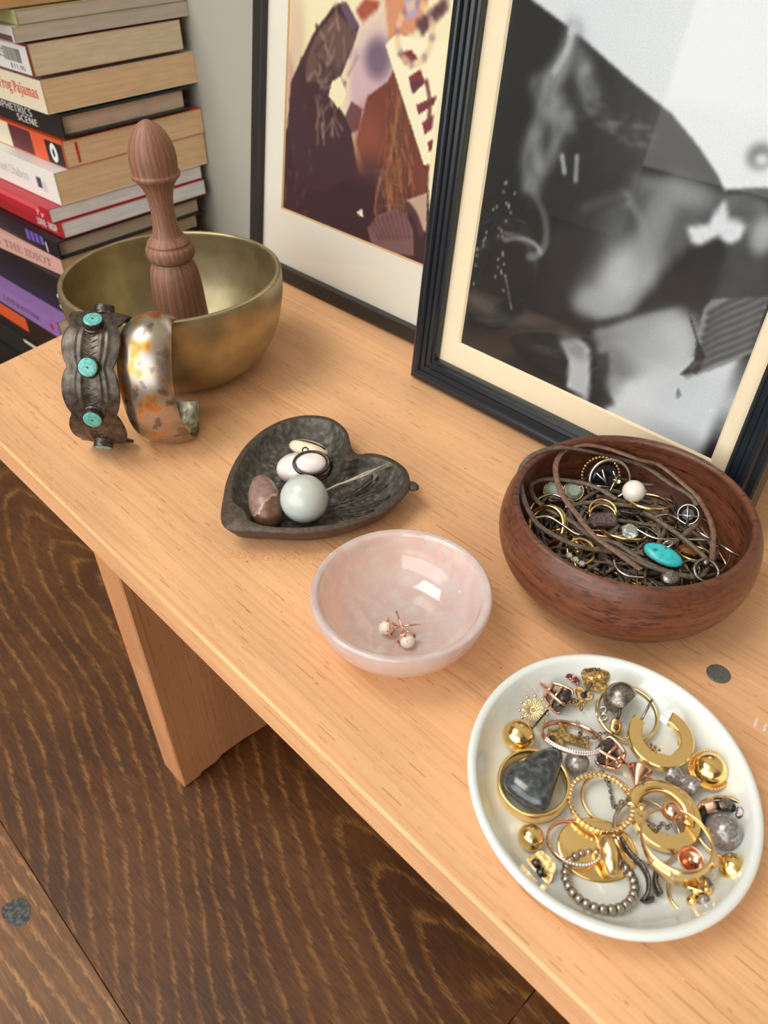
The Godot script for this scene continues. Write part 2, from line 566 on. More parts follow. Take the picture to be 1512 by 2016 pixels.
# ---------------------------------------------------------------- the setting
func room():
	var fl := Node3D.new()
	fl.name = "floor"
	add_child(fl)
	fl.set_meta("kind", "structure")
	var g := 0.00015
	var zs := [-0.6, -0.3, 0.0, 0.3, 0.6, 0.9, 1.2, 1.5, 1.8, 2.1, 2.4]
	for r in zs.size() - 1:
		var cuts := [-2.7, -1.6, -0.052, 0.9, 2.5] if r == 1 else ([-2.7, -0.9, 0.95, 2.5] if r % 2 == 0 else [-2.7, -1.75, 0.2, 2.5])
		for c in cuts.size() - 1:
			var m: Material = M.oak
			if r == 2:
				m = M.oak_warm
			elif c == 2 and r == 1:
				m = M.oak_grey
			part(fl, "floor_plank", prism(rect(cuts[c] + g, zs[r] + g, cuts[c + 1] - g, zs[r + 1] - g), -0.02, 0.0, 0.0003), m)
	part(fl, "subfloor", prism(rect(-2.7, -0.6, 2.5, 2.4), -0.06, -0.021), M.board)
	var kn := []
	for i in 14:
		var a := TAU * i / 14
		kn.append(Vector2(-0.2755 + 0.0085 * cos(a) * (1 + 0.15 * sin(a * 3)) + 0.003 * sin(a), 0.0165 + 0.0062 * sin(a) - 0.003 * cos(a)))
	part(fl, "knot_filler", prism(kn, -0.002, 0.0003, 0.0002), M.knot)
	struct("wall_back", prism(rect(-2.7, -0.483, 2.5, -0.383), 0, 2.5), M.grey_wall)
	struct("wall_left", prism(rect(-2.7, -0.383, -2.6, 1.6), 0, 2.5), M.unseen_room_grey)
	struct("wall_right", prism(rect(2.4, -0.383, 2.5, 1.6), 0, 2.5), M.unseen_room_grey)
	var fw := st_new(false)
	for b in [[-2.7, 0.0, -1.25, 2.5], [1.6, 0.0, 2.5, 2.5], [-1.25, 0.0, 1.6, 0.1], [-1.25, 2.35, 1.6, 2.5]]:
		box_into(fw, Vector3(b[0], b[1], 1.6), Vector3(b[2], b[3], 1.72))
	struct("wall_front", done(fw), M.unseen_room_grey)
	var ce := st_new(false)
	for b in [[-2.7, -0.483, -1.7, 1.72], [-0.3, -0.483, 2.5, 1.72], [-1.7, -0.483, -0.3, 0.15], [-1.7, 1.35, -0.3, 1.72]]:
		box_into(ce, Vector3(b[0], 2.5, b[1]), Vector3(b[2], 2.62, b[3]))
	struct("ceiling", done(ce), M.ceiling)
	var roof := Node3D.new()
	roof.name = "unseen_window_2"  # unseen roof window, placed to light the bench top from above
	add_child(roof)
	roof.set_meta("kind", "structure")
	var rf := st_new(false)
	for b in [[-1.7, 0.15, -1.65, 1.35], [-0.35, 0.15, -0.3, 1.35], [-1.65, 0.15, -0.35, 0.2], [-1.65, 1.3, -0.35, 1.35]]:
		box_into(rf, Vector3(b[0], 2.55, b[1]), Vector3(b[2], 2.6, b[3]))
	part(roof, "window_frame", done(rf), M.unseen_room_grey)
	part(roof, "pane", prism(rect(-1.65, 0.2, -0.35, 1.3), 2.57, 2.574), M.glass)
	var win := Node3D.new()
	win.name = "window_1"
	add_child(win)
	win.set_meta("kind", "structure")
	var wf := st_new(false)
	for b in [[-1.25, 0.1, -1.19, 2.35], [1.54, 0.1, 1.6, 2.35], [-1.19, 0.1, 1.54, 0.16], [-1.19, 2.29, 1.54, 2.35], [0.15, 0.16, 0.2, 2.29]]:
		box_into(wf, Vector3(b[0], b[1], 1.64), Vector3(b[2], b[3], 1.69))
	part(win, "window_frame", done(wf), M.unseen_room_grey)
	for x in [-1.19, 0.2]:
		part(win, "pane", prism(rect(x, 1.662, x + 1.34, 1.666), 0.16, 2.29), M.glass)
	for c in [[-1.42, -1.1], [1.45, 1.9]]:
		var rows := []
		for j in 3:
			var r := []
			for i in 60:
				var f := i / 59.0
				r.append(Vector3(lerpf(c[1], c[0], f), 0.02 + 1.12 * j, 1.48 + 0.03 * sin(f * 52.0) + 0.012 * sin(f * 17.0)))
			rows.append(r)
		solo("sheer_curtain", "sheer white curtain hanging at the %s of the window behind the camera" % ("left" if c[0] < -1 else "right"), "curtain", gridmesh(rows), M.sheer)

func bench():
	var o := thing("bench", "low pale pine plank bench carrying frames, bowls and dishes", "bench")
	part(o, "tabletop", prism([Vector2(-0.462, -0.0915), Vector2(0.62, -0.0915), Vector2(0.62, -0.379), Vector2(-0.515, -0.379)], 0.187, 0.205, 0.0011), M.pine)
	for x in [-0.2975, 0.45]:
		var poly := [Vector2(0.0, 0.0918), Vector2(0.0, 0.1035), Vector2(0.0022, 0.1055), Vector2(0.0016, 0.116), Vector2(0.0044, 0.121), Vector2(0.0036, 0.138), Vector2(0.0012, 0.149), Vector2(0.0, 0.16), Vector2(0.0, 0.36), Vector2(0.1868, 0.36), Vector2(0.1868, 0.0918)]
		part(o, "leg", prism(poly, 0, 0.0235, 0.0008), M.pine_leg, Transform3D(Basis(Vector3(0, 1, 0), Vector3(1, 0, 0), Vector3(0, 0, -1)), Vector3(x, 0, 0)))
	var rows := smooth_profile([[4.5, -0.5], [4.5, 0.15], [3.9, 0.4], [0, 0.25]], 3)
	part(o, "screw_plug", lathe(rows, 24), nmat(ntex(72, 0.03, [c8(98, 98, 94), c8(134, 134, 130)], [0.3, 0.7]), 150, 0.5, 0.5), at(Vector3(-0.0462, 0.205, -0.2231)))

# ---------------------------------------------------------------- framed photographs
func fill(img: Image, pts: Array, col: Color, a := 1.0):
	var w := img.get_width()
	var h := img.get_height()
	var p := PackedVector2Array()
	var lo := Vector2(1e6, 1e6)
	var hi := -lo
	for q in pts:
		var s := Vector2(q.x * w, q.y * h)
		p.append(s)
		lo = lo.min(s)
		hi = hi.max(s)
	for y in range(maxi(0, int(lo.y)), mini(h, int(hi.y) + 1)):
		for x in range(maxi(0, int(lo.x)), mini(w, int(hi.x) + 1)):
			if Geometry2D.is_point_in_polygon(Vector2(x + 0.5, y + 0.5), p):
				img.set_pixel(x, y, img.get_pixel(x, y).lerp(col, a))

func dab(img: Image, c: Vector2, rx: float, ry: float, col: Color, a := 1.0, turn := 0.0):   # soft oval, radii as parts of the width
	var w := img.get_width()
	var h := img.get_height()
	var o := Vector2(c.x * w, c.y * h)
	var R := maxf(rx, ry) * w
	for y in range(maxi(0, int(o.y - R)), mini(h, int(o.y + R) + 1)):
		for x in range(maxi(0, int(o.x - R)), mini(w, int(o.x + R) + 1)):
			var d := (Vector2(x + 0.5, y + 0.5) - o).rotated(-turn)
			var k := 1.0 - Vector2(d.x / (rx * w), d.y / (ry * w)).length()
			if k > 0:
				img.set_pixel(x, y, img.get_pixel(x, y).lerp(col, a * smoothstep(0.0, 0.7, k)))

func brush(img: Image, pts: Array, r: float, col: Color, a := 1.0):
	var path := []
	for q in pts:
		path.append(Vector3(q.x, q.y, 0))
	var s := spline(path, 10)
	for q in s:
		dab(img, Vector2(q.x, q.y), r, r, col, a)

func blur(img: Image, by: float):
	var w := img.get_width()
	var h := img.get_height()
	for k in maxi(1, roundi(log(by) / log(2.0))):
		img.resize(img.get_width() / 2, img.get_height() / 2, Image.INTERPOLATE_BILINEAR)
	img.resize(w, h, Image.INTERPOLATE_CUBIC)

func grey(x: float) -> Color:
	return Color8(int(x * 0.97), int(x), mini(255, int(x * 1.03)))

func print_mono() -> Image:
	var im := Image.create(300, 384, false, Image.FORMAT_RGB8)
	im.fill(grey(20))
	# broad soft forms first
	fill(im, [Vector2(0.470,0.489),Vector2(0.560,0.452),Vector2(0.655,0.439),Vector2(0.780,0.433),Vector2(0.797,0.469),Vector2(0.749,0.546),Vector2(0.650,0.677),Vector2(0.498,0.563)], grey(86))
	fill(im, [Vector2(0.366,0.553),Vector2(0.452,0.514),Vector2(0.520,0.480),Vector2(0.597,0.543),Vector2(0.630,0.626),Vector2(0.608,0.707),Vector2(0.534,0.776),Vector2(0.432,0.788),Vector2(0.315,0.720),Vector2(0.303,0.633)], grey(70))
	dab(im, [Vector2(0.510,0.673)][0], 0.17, 0.2, grey(110), 0.8, 0.3)
	fill(im, [Vector2(0.783,0.440),Vector2(0.858,0.434),Vector2(0.912,0.432),Vector2(0.961,0.532),Vector2(0.910,0.543),Vector2(0.835,0.527)], grey(90))
	fill(im, [Vector2(0.806,0.567),Vector2(0.855,0.523),Vector2(0.943,0.495),Vector2(1.001,0.614),Vector2(0.849,0.663)], grey(62))
	fill(im, [Vector2(0.507,0.805),Vector2(0.574,0.766),Vector2(0.734,0.688),Vector2(0.808,0.711),Vector2(0.847,0.757),Vector2(0.845,0.827),Vector2(0.774,0.914),Vector2(0.649,0.968),Vector2(0.569,0.916)], grey(120))
	fill(im, [Vector2(0.621,1.059),Vector2(0.634,0.928),Vector2(0.726,0.865),Vector2(0.834,0.801),Vector2(0.978,0.737),Vector2(0.998,0.858),Vector2(0.971,0.995),Vector2(0.733,1.030)], grey(205))
	blur(im, 8.0)
	dab(im, [Vector2(0.578,0.666)][0], 0.12, 0.17, grey(186), 0.9, 0.5)
	dab(im, [Vector2(0.524,0.749)][0], 0.17, 0.08, grey(170), 0.8, -0.15)
	dab(im, [Vector2(0.621,0.538)][0], 0.07, 0.2, grey(140), 0.8, 0.15)
	dab(im, [Vector2(0.627,0.461)][0], 0.18, 0.035, grey(122), 0.7, 0.1)
	dab(im, [Vector2(0.391,0.623)][0], 0.12, 0.17, grey(34), 0.8)
	dab(im, [Vector2(0.348,0.722)][0], 0.1, 0.2, grey(26), 0.8)
	brush(im, [Vector2(0.380,0.551),Vector2(0.452,0.516),Vector2(0.515,0.503)], 0.02, grey(126), 0.4)
	brush(im, [Vector2(0.515,0.503),Vector2(0.570,0.535),Vector2(0.612,0.593),Vector2(0.623,0.655),Vector2(0.608,0.707),Vector2(0.568,0.752)], 0.018, grey(150), 0.25)
	dab(im, [Vector2(0.768,0.801)][0], 0.15, 0.2, grey(192), 0.9, 0.2)
	dab(im, [Vector2(0.672,0.799)][0], 0.14, 0.1, grey(160), 0.7)
	dab(im, [Vector2(0.687,0.458)][0], 0.1, 0.06, grey(150), 0.6)
	fill(im, [Vector2(0.334,0.831),Vector2(0.524,0.790),Vector2(0.622,0.743),Vector2(0.668,0.687),Vector2(0.712,0.634),Vector2(0.784,0.572),Vector2(0.823,0.526),Vector2(0.843,0.559),Vector2(0.823,0.633),Vector2(0.818,0.690),Vector2(0.782,0.680),Vector2(0.671,0.729),Vector2(0.556,0.796),Vector2(0.392,0.859)], grey(24), 0.85)
	fill(im, [Vector2(0.260,0.919),Vector2(0.394,0.864),Vector2(0.513,0.845),Vector2(0.573,0.948),Vector2(0.553,1.001),Vector2(0.466,0.983),Vector2(0.396,0.971)], grey(30), 0.8)
	blur(im, 3.5)
	fill(im, [Vector2(0.795,0.446),Vector2(0.834,0.429),Vector2(0.891,0.436),Vector2(0.926,0.460),Vector2(0.943,0.495),Vector2(0.885,0.492),Vector2(0.826,0.484)], grey(108), 0.8)
	dab(im, [Vector2(0.850,0.463)][0], 0.05, 0.06, grey(76), 0.7)
	dab(im, [Vector2(0.922,0.500)][0], 0.05, 0.07, grey(196), 0.7)
	fill(im, [Vector2(0.712,0.524),Vector2(0.768,0.508),Vector2(0.781,0.473),Vector2(0.793,0.450),Vector2(0.818,0.485),Vector2(0.872,0.486),Vector2(0.865,0.520),Vector2(0.839,0.536),Vector2(0.805,0.525),Vector2(0.770,0.554),Vector2(0.742,0.554)], grey(214))
	fill(im, [Vector2(0.406,0.877),Vector2(0.468,0.848),Vector2(0.520,0.865),Vector2(0.552,0.955),Vector2(0.559,0.999),Vector2(0.468,0.989),Vector2(0.453,0.919)], grey(176))
	dab(im, [Vector2(0.454,0.876)][0], 0.09, 0.05, grey(120), 0.7, 0.3)
	fill(im, [Vector2(0.541,0.870),Vector2(0.585,0.856),Vector2(0.626,0.953),Vector2(0.653,0.978),Vector2(0.602,1.007),Vector2(0.570,0.983)], grey(40), 0.8)
	blur(im, 4.0)
	# white ground behind, with a crisp rounded dark shoulder below it
	fill(im, [Vector2(0.068,0.160),Vector2(0.233,0.207),Vector2(0.442,0.279),Vector2(0.581,0.322),Vector2(0.684,0.372),Vector2(0.755,0.414),Vector2(0.784,0.436),Vector2(0.851,0.420),Vector2(0.902,0.411),Vector2(0.732,0.063),Vector2(-0.023,0.107)], grey(214))
	dab(im, [Vector2(0.845,0.361)][0], 0.05, 0.045, grey(92), 0.9)
	dab(im, [Vector2(0.852,0.366)][0], 0.025, 0.02, grey(210), 0.9)
	dab(im, [Vector2(0.634,0.928)][0], 0.05, 0.06, grey(150), 0.6)
	fill(im, [Vector2(0.470,0.489),Vector2(0.421,0.507),Vector2(0.362,0.540),Vector2(0.331,0.579),Vector2(0.328,0.617),Vector2(0.392,0.585),Vector2(0.460,0.535),Vector2(0.529,0.504)], grey(26), 0.5)
	blur(im, 2.0)
	# fuzzy lit edge of the shoulder
	for k in 60:
		var c: Vector2 = [Vector2(0.314,0.322)][0].lerp([Vector2(0.545,0.366)][0], rng.randf()) + Vector2(rng.randfn(0, 0.008), rng.randf_range(-0.01, 0.045))
		dab(im, c, 0.025, 0.012, grey(128), 0.22)
	# smoke
	for s in [[Vector2(0.229,0.215),Vector2(0.222,0.254),Vector2(0.187,0.297),Vector2(0.193,0.337),Vector2(0.247,0.372),Vector2(0.244,0.406),Vector2(0.206,0.473),Vector2(0.178,0.533)], [Vector2(0.219,0.246),Vector2(0.196,0.280),Vector2(0.158,0.321),Vector2(0.186,0.363),Vector2(0.263,0.378)], [Vector2(0.190,0.329),Vector2(0.165,0.392),Vector2(0.171,0.461),Vector2(0.199,0.501)], [Vector2(0.264,0.257),Vector2(0.303,0.292),Vector2(0.327,0.321)], [Vector2(0.159,0.419),Vector2(0.147,0.483),Vector2(0.184,0.541)]]:
		for q in 3:
			var p := []
			for c in s:
				p.append(c + Vector2(rng.randfn(0, 0.02), rng.randfn(0, 0.01)))
			brush(im, p, 0.05, grey(120), 0.05)
			brush(im, p, 0.02, grey(170), 0.07)
	brush(im, [Vector2(0.222,0.204),Vector2(0.218,0.243),Vector2(0.189,0.289)], 0.02, grey(196), 0.22)
	dab(im, [Vector2(0.226,0.204)][0], 0.03, 0.02, grey(210), 0.5)
	blur(im, 2.0)
	# nose and lips at the left, cigarette, sparkles
	brush(im, [Vector2(0.184,0.541),Vector2(0.252,0.595),Vector2(0.274,0.649),Vector2(0.257,0.687),Vector2(0.220,0.701)], 0.022, grey(112), 0.26)
	brush(im, [Vector2(0.114,0.681),Vector2(0.184,0.663),Vector2(0.238,0.666),Vector2(0.264,0.681)], 0.014, grey(150), 0.35)
	brush(im, [Vector2(0.271,0.452),Vector2(0.291,0.486)], 0.013, grey(150), 0.7)
	brush(im, [Vector2(0.322,0.445),Vector2(0.335,0.496)], 0.013, grey(140), 0.7)
	dab(im, [Vector2(0.076,0.869)][0], 0.13, 0.04, grey(70), 0.7, 0.1)
	dab(im, [Vector2(0.228,0.871)][0], 0.2, 0.03, grey(56), 0.7, -0.35)
	for k in 34:
		var q := [Vector2(0.077,0.590),Vector2(0.096,0.646),Vector2(0.122,0.723),Vector2(0.123,0.777),Vector2(0.117,0.602),Vector2(0.024,0.703),Vector2(0.008,0.749)]
		var c: Vector2 = q[k % 7] + Vector2(rng.randfn(0, 0.012), rng.randfn(0, 0.028))
		dab(im, c, 0.006, 0.009, grey(226), 0.7)
	brush(im, [Vector2(0.149,0.776),Vector2(0.192,0.847)], 0.007, grey(170), 0.6)
	# knitted cuff with dark rows
	fill(im, [Vector2(0.842,0.759),Vector2(0.831,0.677),Vector2(0.843,0.651),Vector2(0.991,0.608),Vector2(0.999,0.731),Vector2(0.957,0.768),Vector2(0.851,0.841),Vector2(0.827,0.838),Vector2(0.853,0.800)], grey(132))
	for k in 8:
		var p := []
		for c in [Vector2(760, 925), Vector2(800, 905), Vector2(850, 888), Vector2(902, 868)]:
			p.append(Vector2(c.x + 5 * k, c.y - 19 * k))
		var uv := []
		for c in p:
			uv.append([Vector2(0.866,0.816)][0] + Vector2((c.x - 760) * ([Vector2(0.975,0.781)][0].x - [Vector2(0.866,0.816)][0].x) / 100.0 + (c.y - 925) * ([Vector2(0.906,0.906)][0].x - [Vector2(0.866,0.816)][0].x) / 100.0, (c.y - 925) * ([Vector2(0.906,0.906)][0].y - [Vector2(0.866,0.816)][0].y) / 100.0 + (c.x - 760) * ([Vector2(0.975,0.781)][0].y - [Vector2(0.866,0.816)][0].y) / 100.0))
		brush(im, uv, 0.012, grey(58), 0.5)
	blur(im, 2.0)
	fill(im, [Vector2(0.788,0.688),Vector2(0.847,0.748),Vector2(0.881,0.776),Vector2(0.874,0.818),Vector2(0.827,0.839),Vector2(0.837,0.822),Vector2(0.854,0.794),Vector2(0.842,0.749),Vector2(0.806,0.712)], grey(30), 0.9)
	dab(im, [Vector2(0.802,0.612)][0], 0.08, 0.12, grey(28), 0.7)
	fill(im, [Vector2(0.836,0.893),Vector2(0.833,0.867),Vector2(0.851,0.883),Vector2(0.843,0.896)], grey(110), 0.8)
	blur(im, 1.5)
	im.resize(600, 768, Image.INTERPOLATE_CUBIC)
	var n := noise(81, 0.4, 2)
	for y in 768:
		for x in 600:
			var g := 1.0 + 0.08 * n.get_noise_2d(x, y)
			im.set_pixel(x, y, im.get_pixel(x, y) * g)
	return im

func print_colour() -> Image:
	var im := Image.create(280, 410, false, Image.FORMAT_RGB8)
	im.fill(c8(234, 224, 184))
	dab(im, [Vector2(0.022,0.622)][0], 0.1, 0.3, c8(206, 176, 150), 0.7)
	fill(im, [Vector2(-0.025,0.583),Vector2(0.042,0.676),Vector2(0.060,1.005),Vector2(-0.004,1.016)], c8(190, 150, 140), 0.7)
	fill(im, [Vector2(0.331,0.590),Vector2(0.475,0.573),Vector2(0.576,0.603),Vector2(0.570,0.674),Vector2(0.484,0.726),Vector2(0.351,0.698)], c8(206, 184, 180))
	dab(im, [Vector2(0.456,0.650)][0], 0.2, 0.3, c8(200, 168, 176), 0.8)
	fill(im, [Vector2(0.372,0.493),Vector2(0.456,0.488),Vector2(0.437,0.508),Vector2(0.375,0.536),Vector2(0.342,0.515)], c8(166, 84, 66))
	fill(im, [Vector2(0.461,0.469),Vector2(0.669,0.457),Vector2(0.625,0.532),Vector2(0.510,0.570)], c8(206, 142, 106))
	fill(im, [Vector2(0.539,0.456),Vector2(0.625,0.451),Vector2(0.618,0.505),Vector2(0.577,0.517)], c8(176, 160, 190))
	fill(im, [Vector2(0.611,0.519),Vector2(0.732,0.462),Vector2(0.740,0.487),Vector2(0.649,0.539)], c8(96, 62, 66))
	blur(im, 4.0)
	fill(im, [Vector2(-0.014,1.011),Vector2(-0.005,0.810),Vector2(0.077,0.729),Vector2(0.363,0.766),Vector2(0.419,0.847),Vector2(0.584,0.886),Vector2(0.669,0.878),Vector2(0.741,0.789),Vector2(0.828,1.014),Vector2(0.437,1.016)], c8(56, 28, 36))
	fill(im, [Vector2(0.393,0.782),Vector2(0.429,0.679),Vector2(0.519,0.639),Vector2(0.549,0.606),Vector2(0.598,0.645),Vector2(0.663,0.715),Vector2(0.751,0.782),Vector2(0.753,0.847),Vector2(0.599,0.895),Vector2(0.556,0.821),Vector2(0.445,0.832)], c8(112, 58, 44))
	dab(im, [Vector2(0.453,0.796)][0], 0.12, 0.2, c8(140, 76, 58), 0.8)
	fill(im, [Vector2(0.351,0.698),Vector2(0.410,0.708),Vector2(0.400,0.753),Vector2(0.363,0.766),Vector2(0.321,0.740)], c8(96, 56, 62), 0.9)
	dab(im, [Vector2(0.523,0.902)][0], 0.25, 0.2, c8(54, 26, 34), 0.9)
	fill(im, [Vector2(0.020,0.689),Vector2(0.133,0.575),Vector2(0.228,0.515),Vector2(0.277,0.503),Vector2(0.362,0.543),Vector2(0.344,0.578),Vector2(0.290,0.651),Vector2(0.245,0.672),Vector2(0.244,0.699),Vector2(0.308,0.725),Vector2(0.362,0.761),Vector2(0.406,0.849),Vector2(0.249,0.922),Vector2(0.068,0.925),Vector2(0.009,0.796)], c8(64, 36, 42))
	fill(im, [Vector2(0.144,0.580),Vector2(0.242,0.522),Vector2(0.323,0.550),Vector2(0.338,0.574),Vector2(0.277,0.652),Vector2(0.213,0.675),Vector2(0.101,0.681),Vector2(0.096,0.637)], c8(104, 78, 70), 0.9)
	fill(im, [Vector2(0.261,0.510),Vector2(0.289,0.501),Vector2(0.362,0.543),Vector2(0.325,0.557)], c8(96, 76, 92))
	blur(im, 2.2)
	for k in 70:
		var q := [Vector2(0.234,0.635),Vector2(0.185,0.673),Vector2(0.218,0.713),Vector2(0.261,0.725),Vector2(0.151,0.632),Vector2(0.250,0.571)]
		var c: Vector2 = q[k % 6] + Vector2(rng.randfn(0, 0.05), rng.randfn(0, 0.04))
		brush(im, [c, c + Vector2(rng.randf_range(-0.05, 0.05), rng.randf_range(0.01, 0.06))], 0.012, c8(150, 124, 112) if k % 2 else c8(66, 42, 46), 0.25)
	dab(im, [Vector2(0.462,0.599)][0], 0.09, 0.09, c8(112, 92, 110), 0.95)
	fill(im, [Vector2(0.244,0.667),Vector2(0.284,0.652),Vector2(0.327,0.685),Vector2(0.312,0.703),Vector2(0.285,0.722),Vector2(0.259,0.709),Vector2(0.230,0.701)], c8(236, 226, 186))
	# long brown hair
	for k in 170:
		var f := rng.randf()
		var a: Vector2 = [Vector2(0.547,0.626)][0].lerp([Vector2(0.611,0.649)][0], f) + Vector2(rng.randfn(0, 0.02), rng.randf_range(0, 0.25))
		var b := a + Vector2(rng.randf_range(-0.02, 0.1), rng.randf_range(0.08, 0.2))
		brush(im, [a, (a + b) / 2 + Vector2(rng.randfn(0, 0.015), 0), b], 0.008, [c8(164, 104, 60), c8(96, 54, 42), c8(190, 130, 84), c8(70, 40, 38)][k % 4], 0.3)
	# pale board with dark red bars
	fill(im, [Vector2(0.491,0.569),Vector2(0.539,0.544),Vector2(0.663,0.551),Vector2(0.756,0.540),Vector2(0.752,0.634),Vector2(0.751,0.745),Vector2(0.751,0.782),Vector2(0.724,0.786)], c8(238, 230, 196))
	for b in [[Vector2(0.554,0.581),Vector2(0.608,0.569),Vector2(0.643,0.582),Vector2(0.592,0.601)], [Vector2(0.611,0.621),Vector2(0.658,0.602),Vector2(0.683,0.622),Vector2(0.637,0.652)], [Vector2(0.658,0.672),Vector2(0.740,0.643),Vector2(0.736,0.660),Vector2(0.674,0.688)], [Vector2(0.694,0.703),Vector2(0.739,0.680),Vector2(0.741,0.707),Vector2(0.712,0.725)], [Vector2(0.729,0.738),Vector2(0.751,0.728),Vector2(0.751,0.751),Vector2(0.739,0.757)]]:
		fill(im, b, c8(118, 48, 52))
	fill(im, [Vector2(0.617,0.629),Vector2(0.683,0.620),Vector2(0.684,0.625),Vector2(0.637,0.652)], c8(92, 46, 62))
	brush(im, [Vector2(0.690,0.621),Vector2(0.715,0.658),Vector2(0.721,0.692)], 0.012, c8(110, 60, 56), 0.6)
	# hat brim, white flowers, and a gathered sleeve at the bottom
	fill(im, [Vector2(0.489,0.969),Vector2(0.529,0.931),Vector2(0.625,0.897),Vector2(0.677,0.906),Vector2(0.714,0.934),Vector2(0.733,0.990),Vector2(0.625,1.005),Vector2(0.517,1.001)], c8(118, 84, 84))
	for k in 9:
		brush(im, [[Vector2(0.493,0.949)][0].lerp([Vector2(0.662,0.896)][0], k / 8.0), [Vector2(0.554,0.982)][0].lerp([Vector2(0.702,0.954)][0], k / 8.0)], 0.01, c8(72, 42, 48), 0.3)
	fill(im, [Vector2(0.423,0.941),Vector2(0.453,0.926),Vector2(0.463,0.946),Vector2(0.440,0.945)], c8(236, 226, 196))
	fill(im, [Vector2(0.663,0.873),Vector2(0.756,0.841),Vector2(0.774,0.923),Vector2(0.748,0.934),Vector2(0.710,0.894)], c8(214, 190, 160), 0.8)
	brush(im, [Vector2(0.671,0.883),Vector2(0.712,0.899),Vector2(0.752,0.933)], 0.02, c8(80, 44, 50), 0.7)
	for k in 60:
		var c: Vector2 = [Vector2(0.054,0.940)][0] + Vector2(rng.randfn(0, 0.05), rng.randfn(0, 0.1))
		dab(im, c, 0.015, 0.02, c8(120, 74, 80) if k % 2 else c8(60, 34, 42), 0.4)
	var o: Vector2 = [Vector2(0.616,0.540)][0]
	for k in 24:
		dab(im, o + Vector2(cos(k * TAU / 24) * 0.075, sin(k * TAU / 24) * 0.055), 0.02, 0.02, c8(226, 196, 150) if k % 3 else c8(150, 120, 130), 0.7)
	blur(im, 1.4)
	im.resize(560, 820, Image.INTERPOLATE_CUBIC)
	return im

func rail(len_: float, profile: Array) -> ArrayMesh:   # along +x, inward +y, outward +z, mitred at both ends
	var a := []
	var b := []
	for p in profile:
		a.append(v(p[0], p[0], p[1]))
		b.append(v(len_ - p[0], p[0], p[1]))
	return gridmesh([b, a], true, false, false)

func framed(o: Node3D, w: float, h: float, profile: Array, wm: Material, lip: float, zmat: float, pr: Array, mm_: Material, bevel: Material, img: Image, depth: float):
	part(o, "rail", rail(w, profile), wm)
	part(o, "rail", rail(h, profile), wm, Transform3D(Basis(Vector3.BACK, PI / 2), v(w, 0, 0)))
	part(o, "rail", rail(w, profile), wm, Transform3D(Basis(Vector3.BACK, PI), v(w, h, 0)))
	part(o, "rail", rail(h, profile), wm, Transform3D(Basis(Vector3.BACK, -PI / 2), v(0, h, 0)))
	var rows := []
	for r in [[lip - 3, w - lip + 3, lip - 3, h - lip + 3, zmat], [pr[0] - 1.0, pr[1] + 1.0, pr[2] - 1.0, pr[3] + 1.0, zmat]]:
		rows.append([v(r[0], r[2], r[4]), v(r[1], r[2], r[4]), v(r[1], r[3], r[4]), v(r[0], r[3], r[4])])
	rows.reverse()
	part(o, "mount", gridmesh(rows, true, false, false), mm_)
	var rb := []
	for r in [[pr[0] - 1.0, pr[1] + 1.0, pr[2] - 1.0, pr[3] + 1.0, zmat], [pr[0], pr[1], pr[2], pr[3], zmat - 1.0]]:
		rb.append([v(r[0], r[2], r[4]), v(r[1], r[2], r[4]), v(r[1], r[3], r[4]), v(r[0], r[3], r[4])])
	rb.reverse()
	part(o, "mount_bevel", gridmesh(rb, true, false, false), bevel)
	var st := st_new(false)
	var z := zmat - 1.0
	var q := [v(pr[0], pr[2], z), v(pr[1], pr[2], z), v(pr[1], pr[3], z), v(pr[0], pr[3], z)]
	tri(st, [q[0], q[3], q[2]], [Vector2(0, 1), Vector2(0, 0), Vector2(1, 0)])
	tri(st, [q[0], q[2], q[1]], [Vector2(0, 1), Vector2(1, 0), Vector2(1, 1)])
	var pm := mat(Color.WHITE, 0.6)
	pm.albedo_texture = tex(img)
	pm.texture_repeat = false
	part(o, "photograph", done(st), pm)
	var gl := st_new(false)
	box_into(gl, v(lip - 2, lip - 2, zmat + 1.2), v(w - lip + 2, h - lip + 2, zmat + 2.8))
	part(o, "glass", done(gl), M.glass)
	var bk := st_new(false)
	box_into(bk, v(5, 5, -depth), v(w - 5, h - 5, z - 0.6))
	part(o, "backing_board", done(bk), M.board)

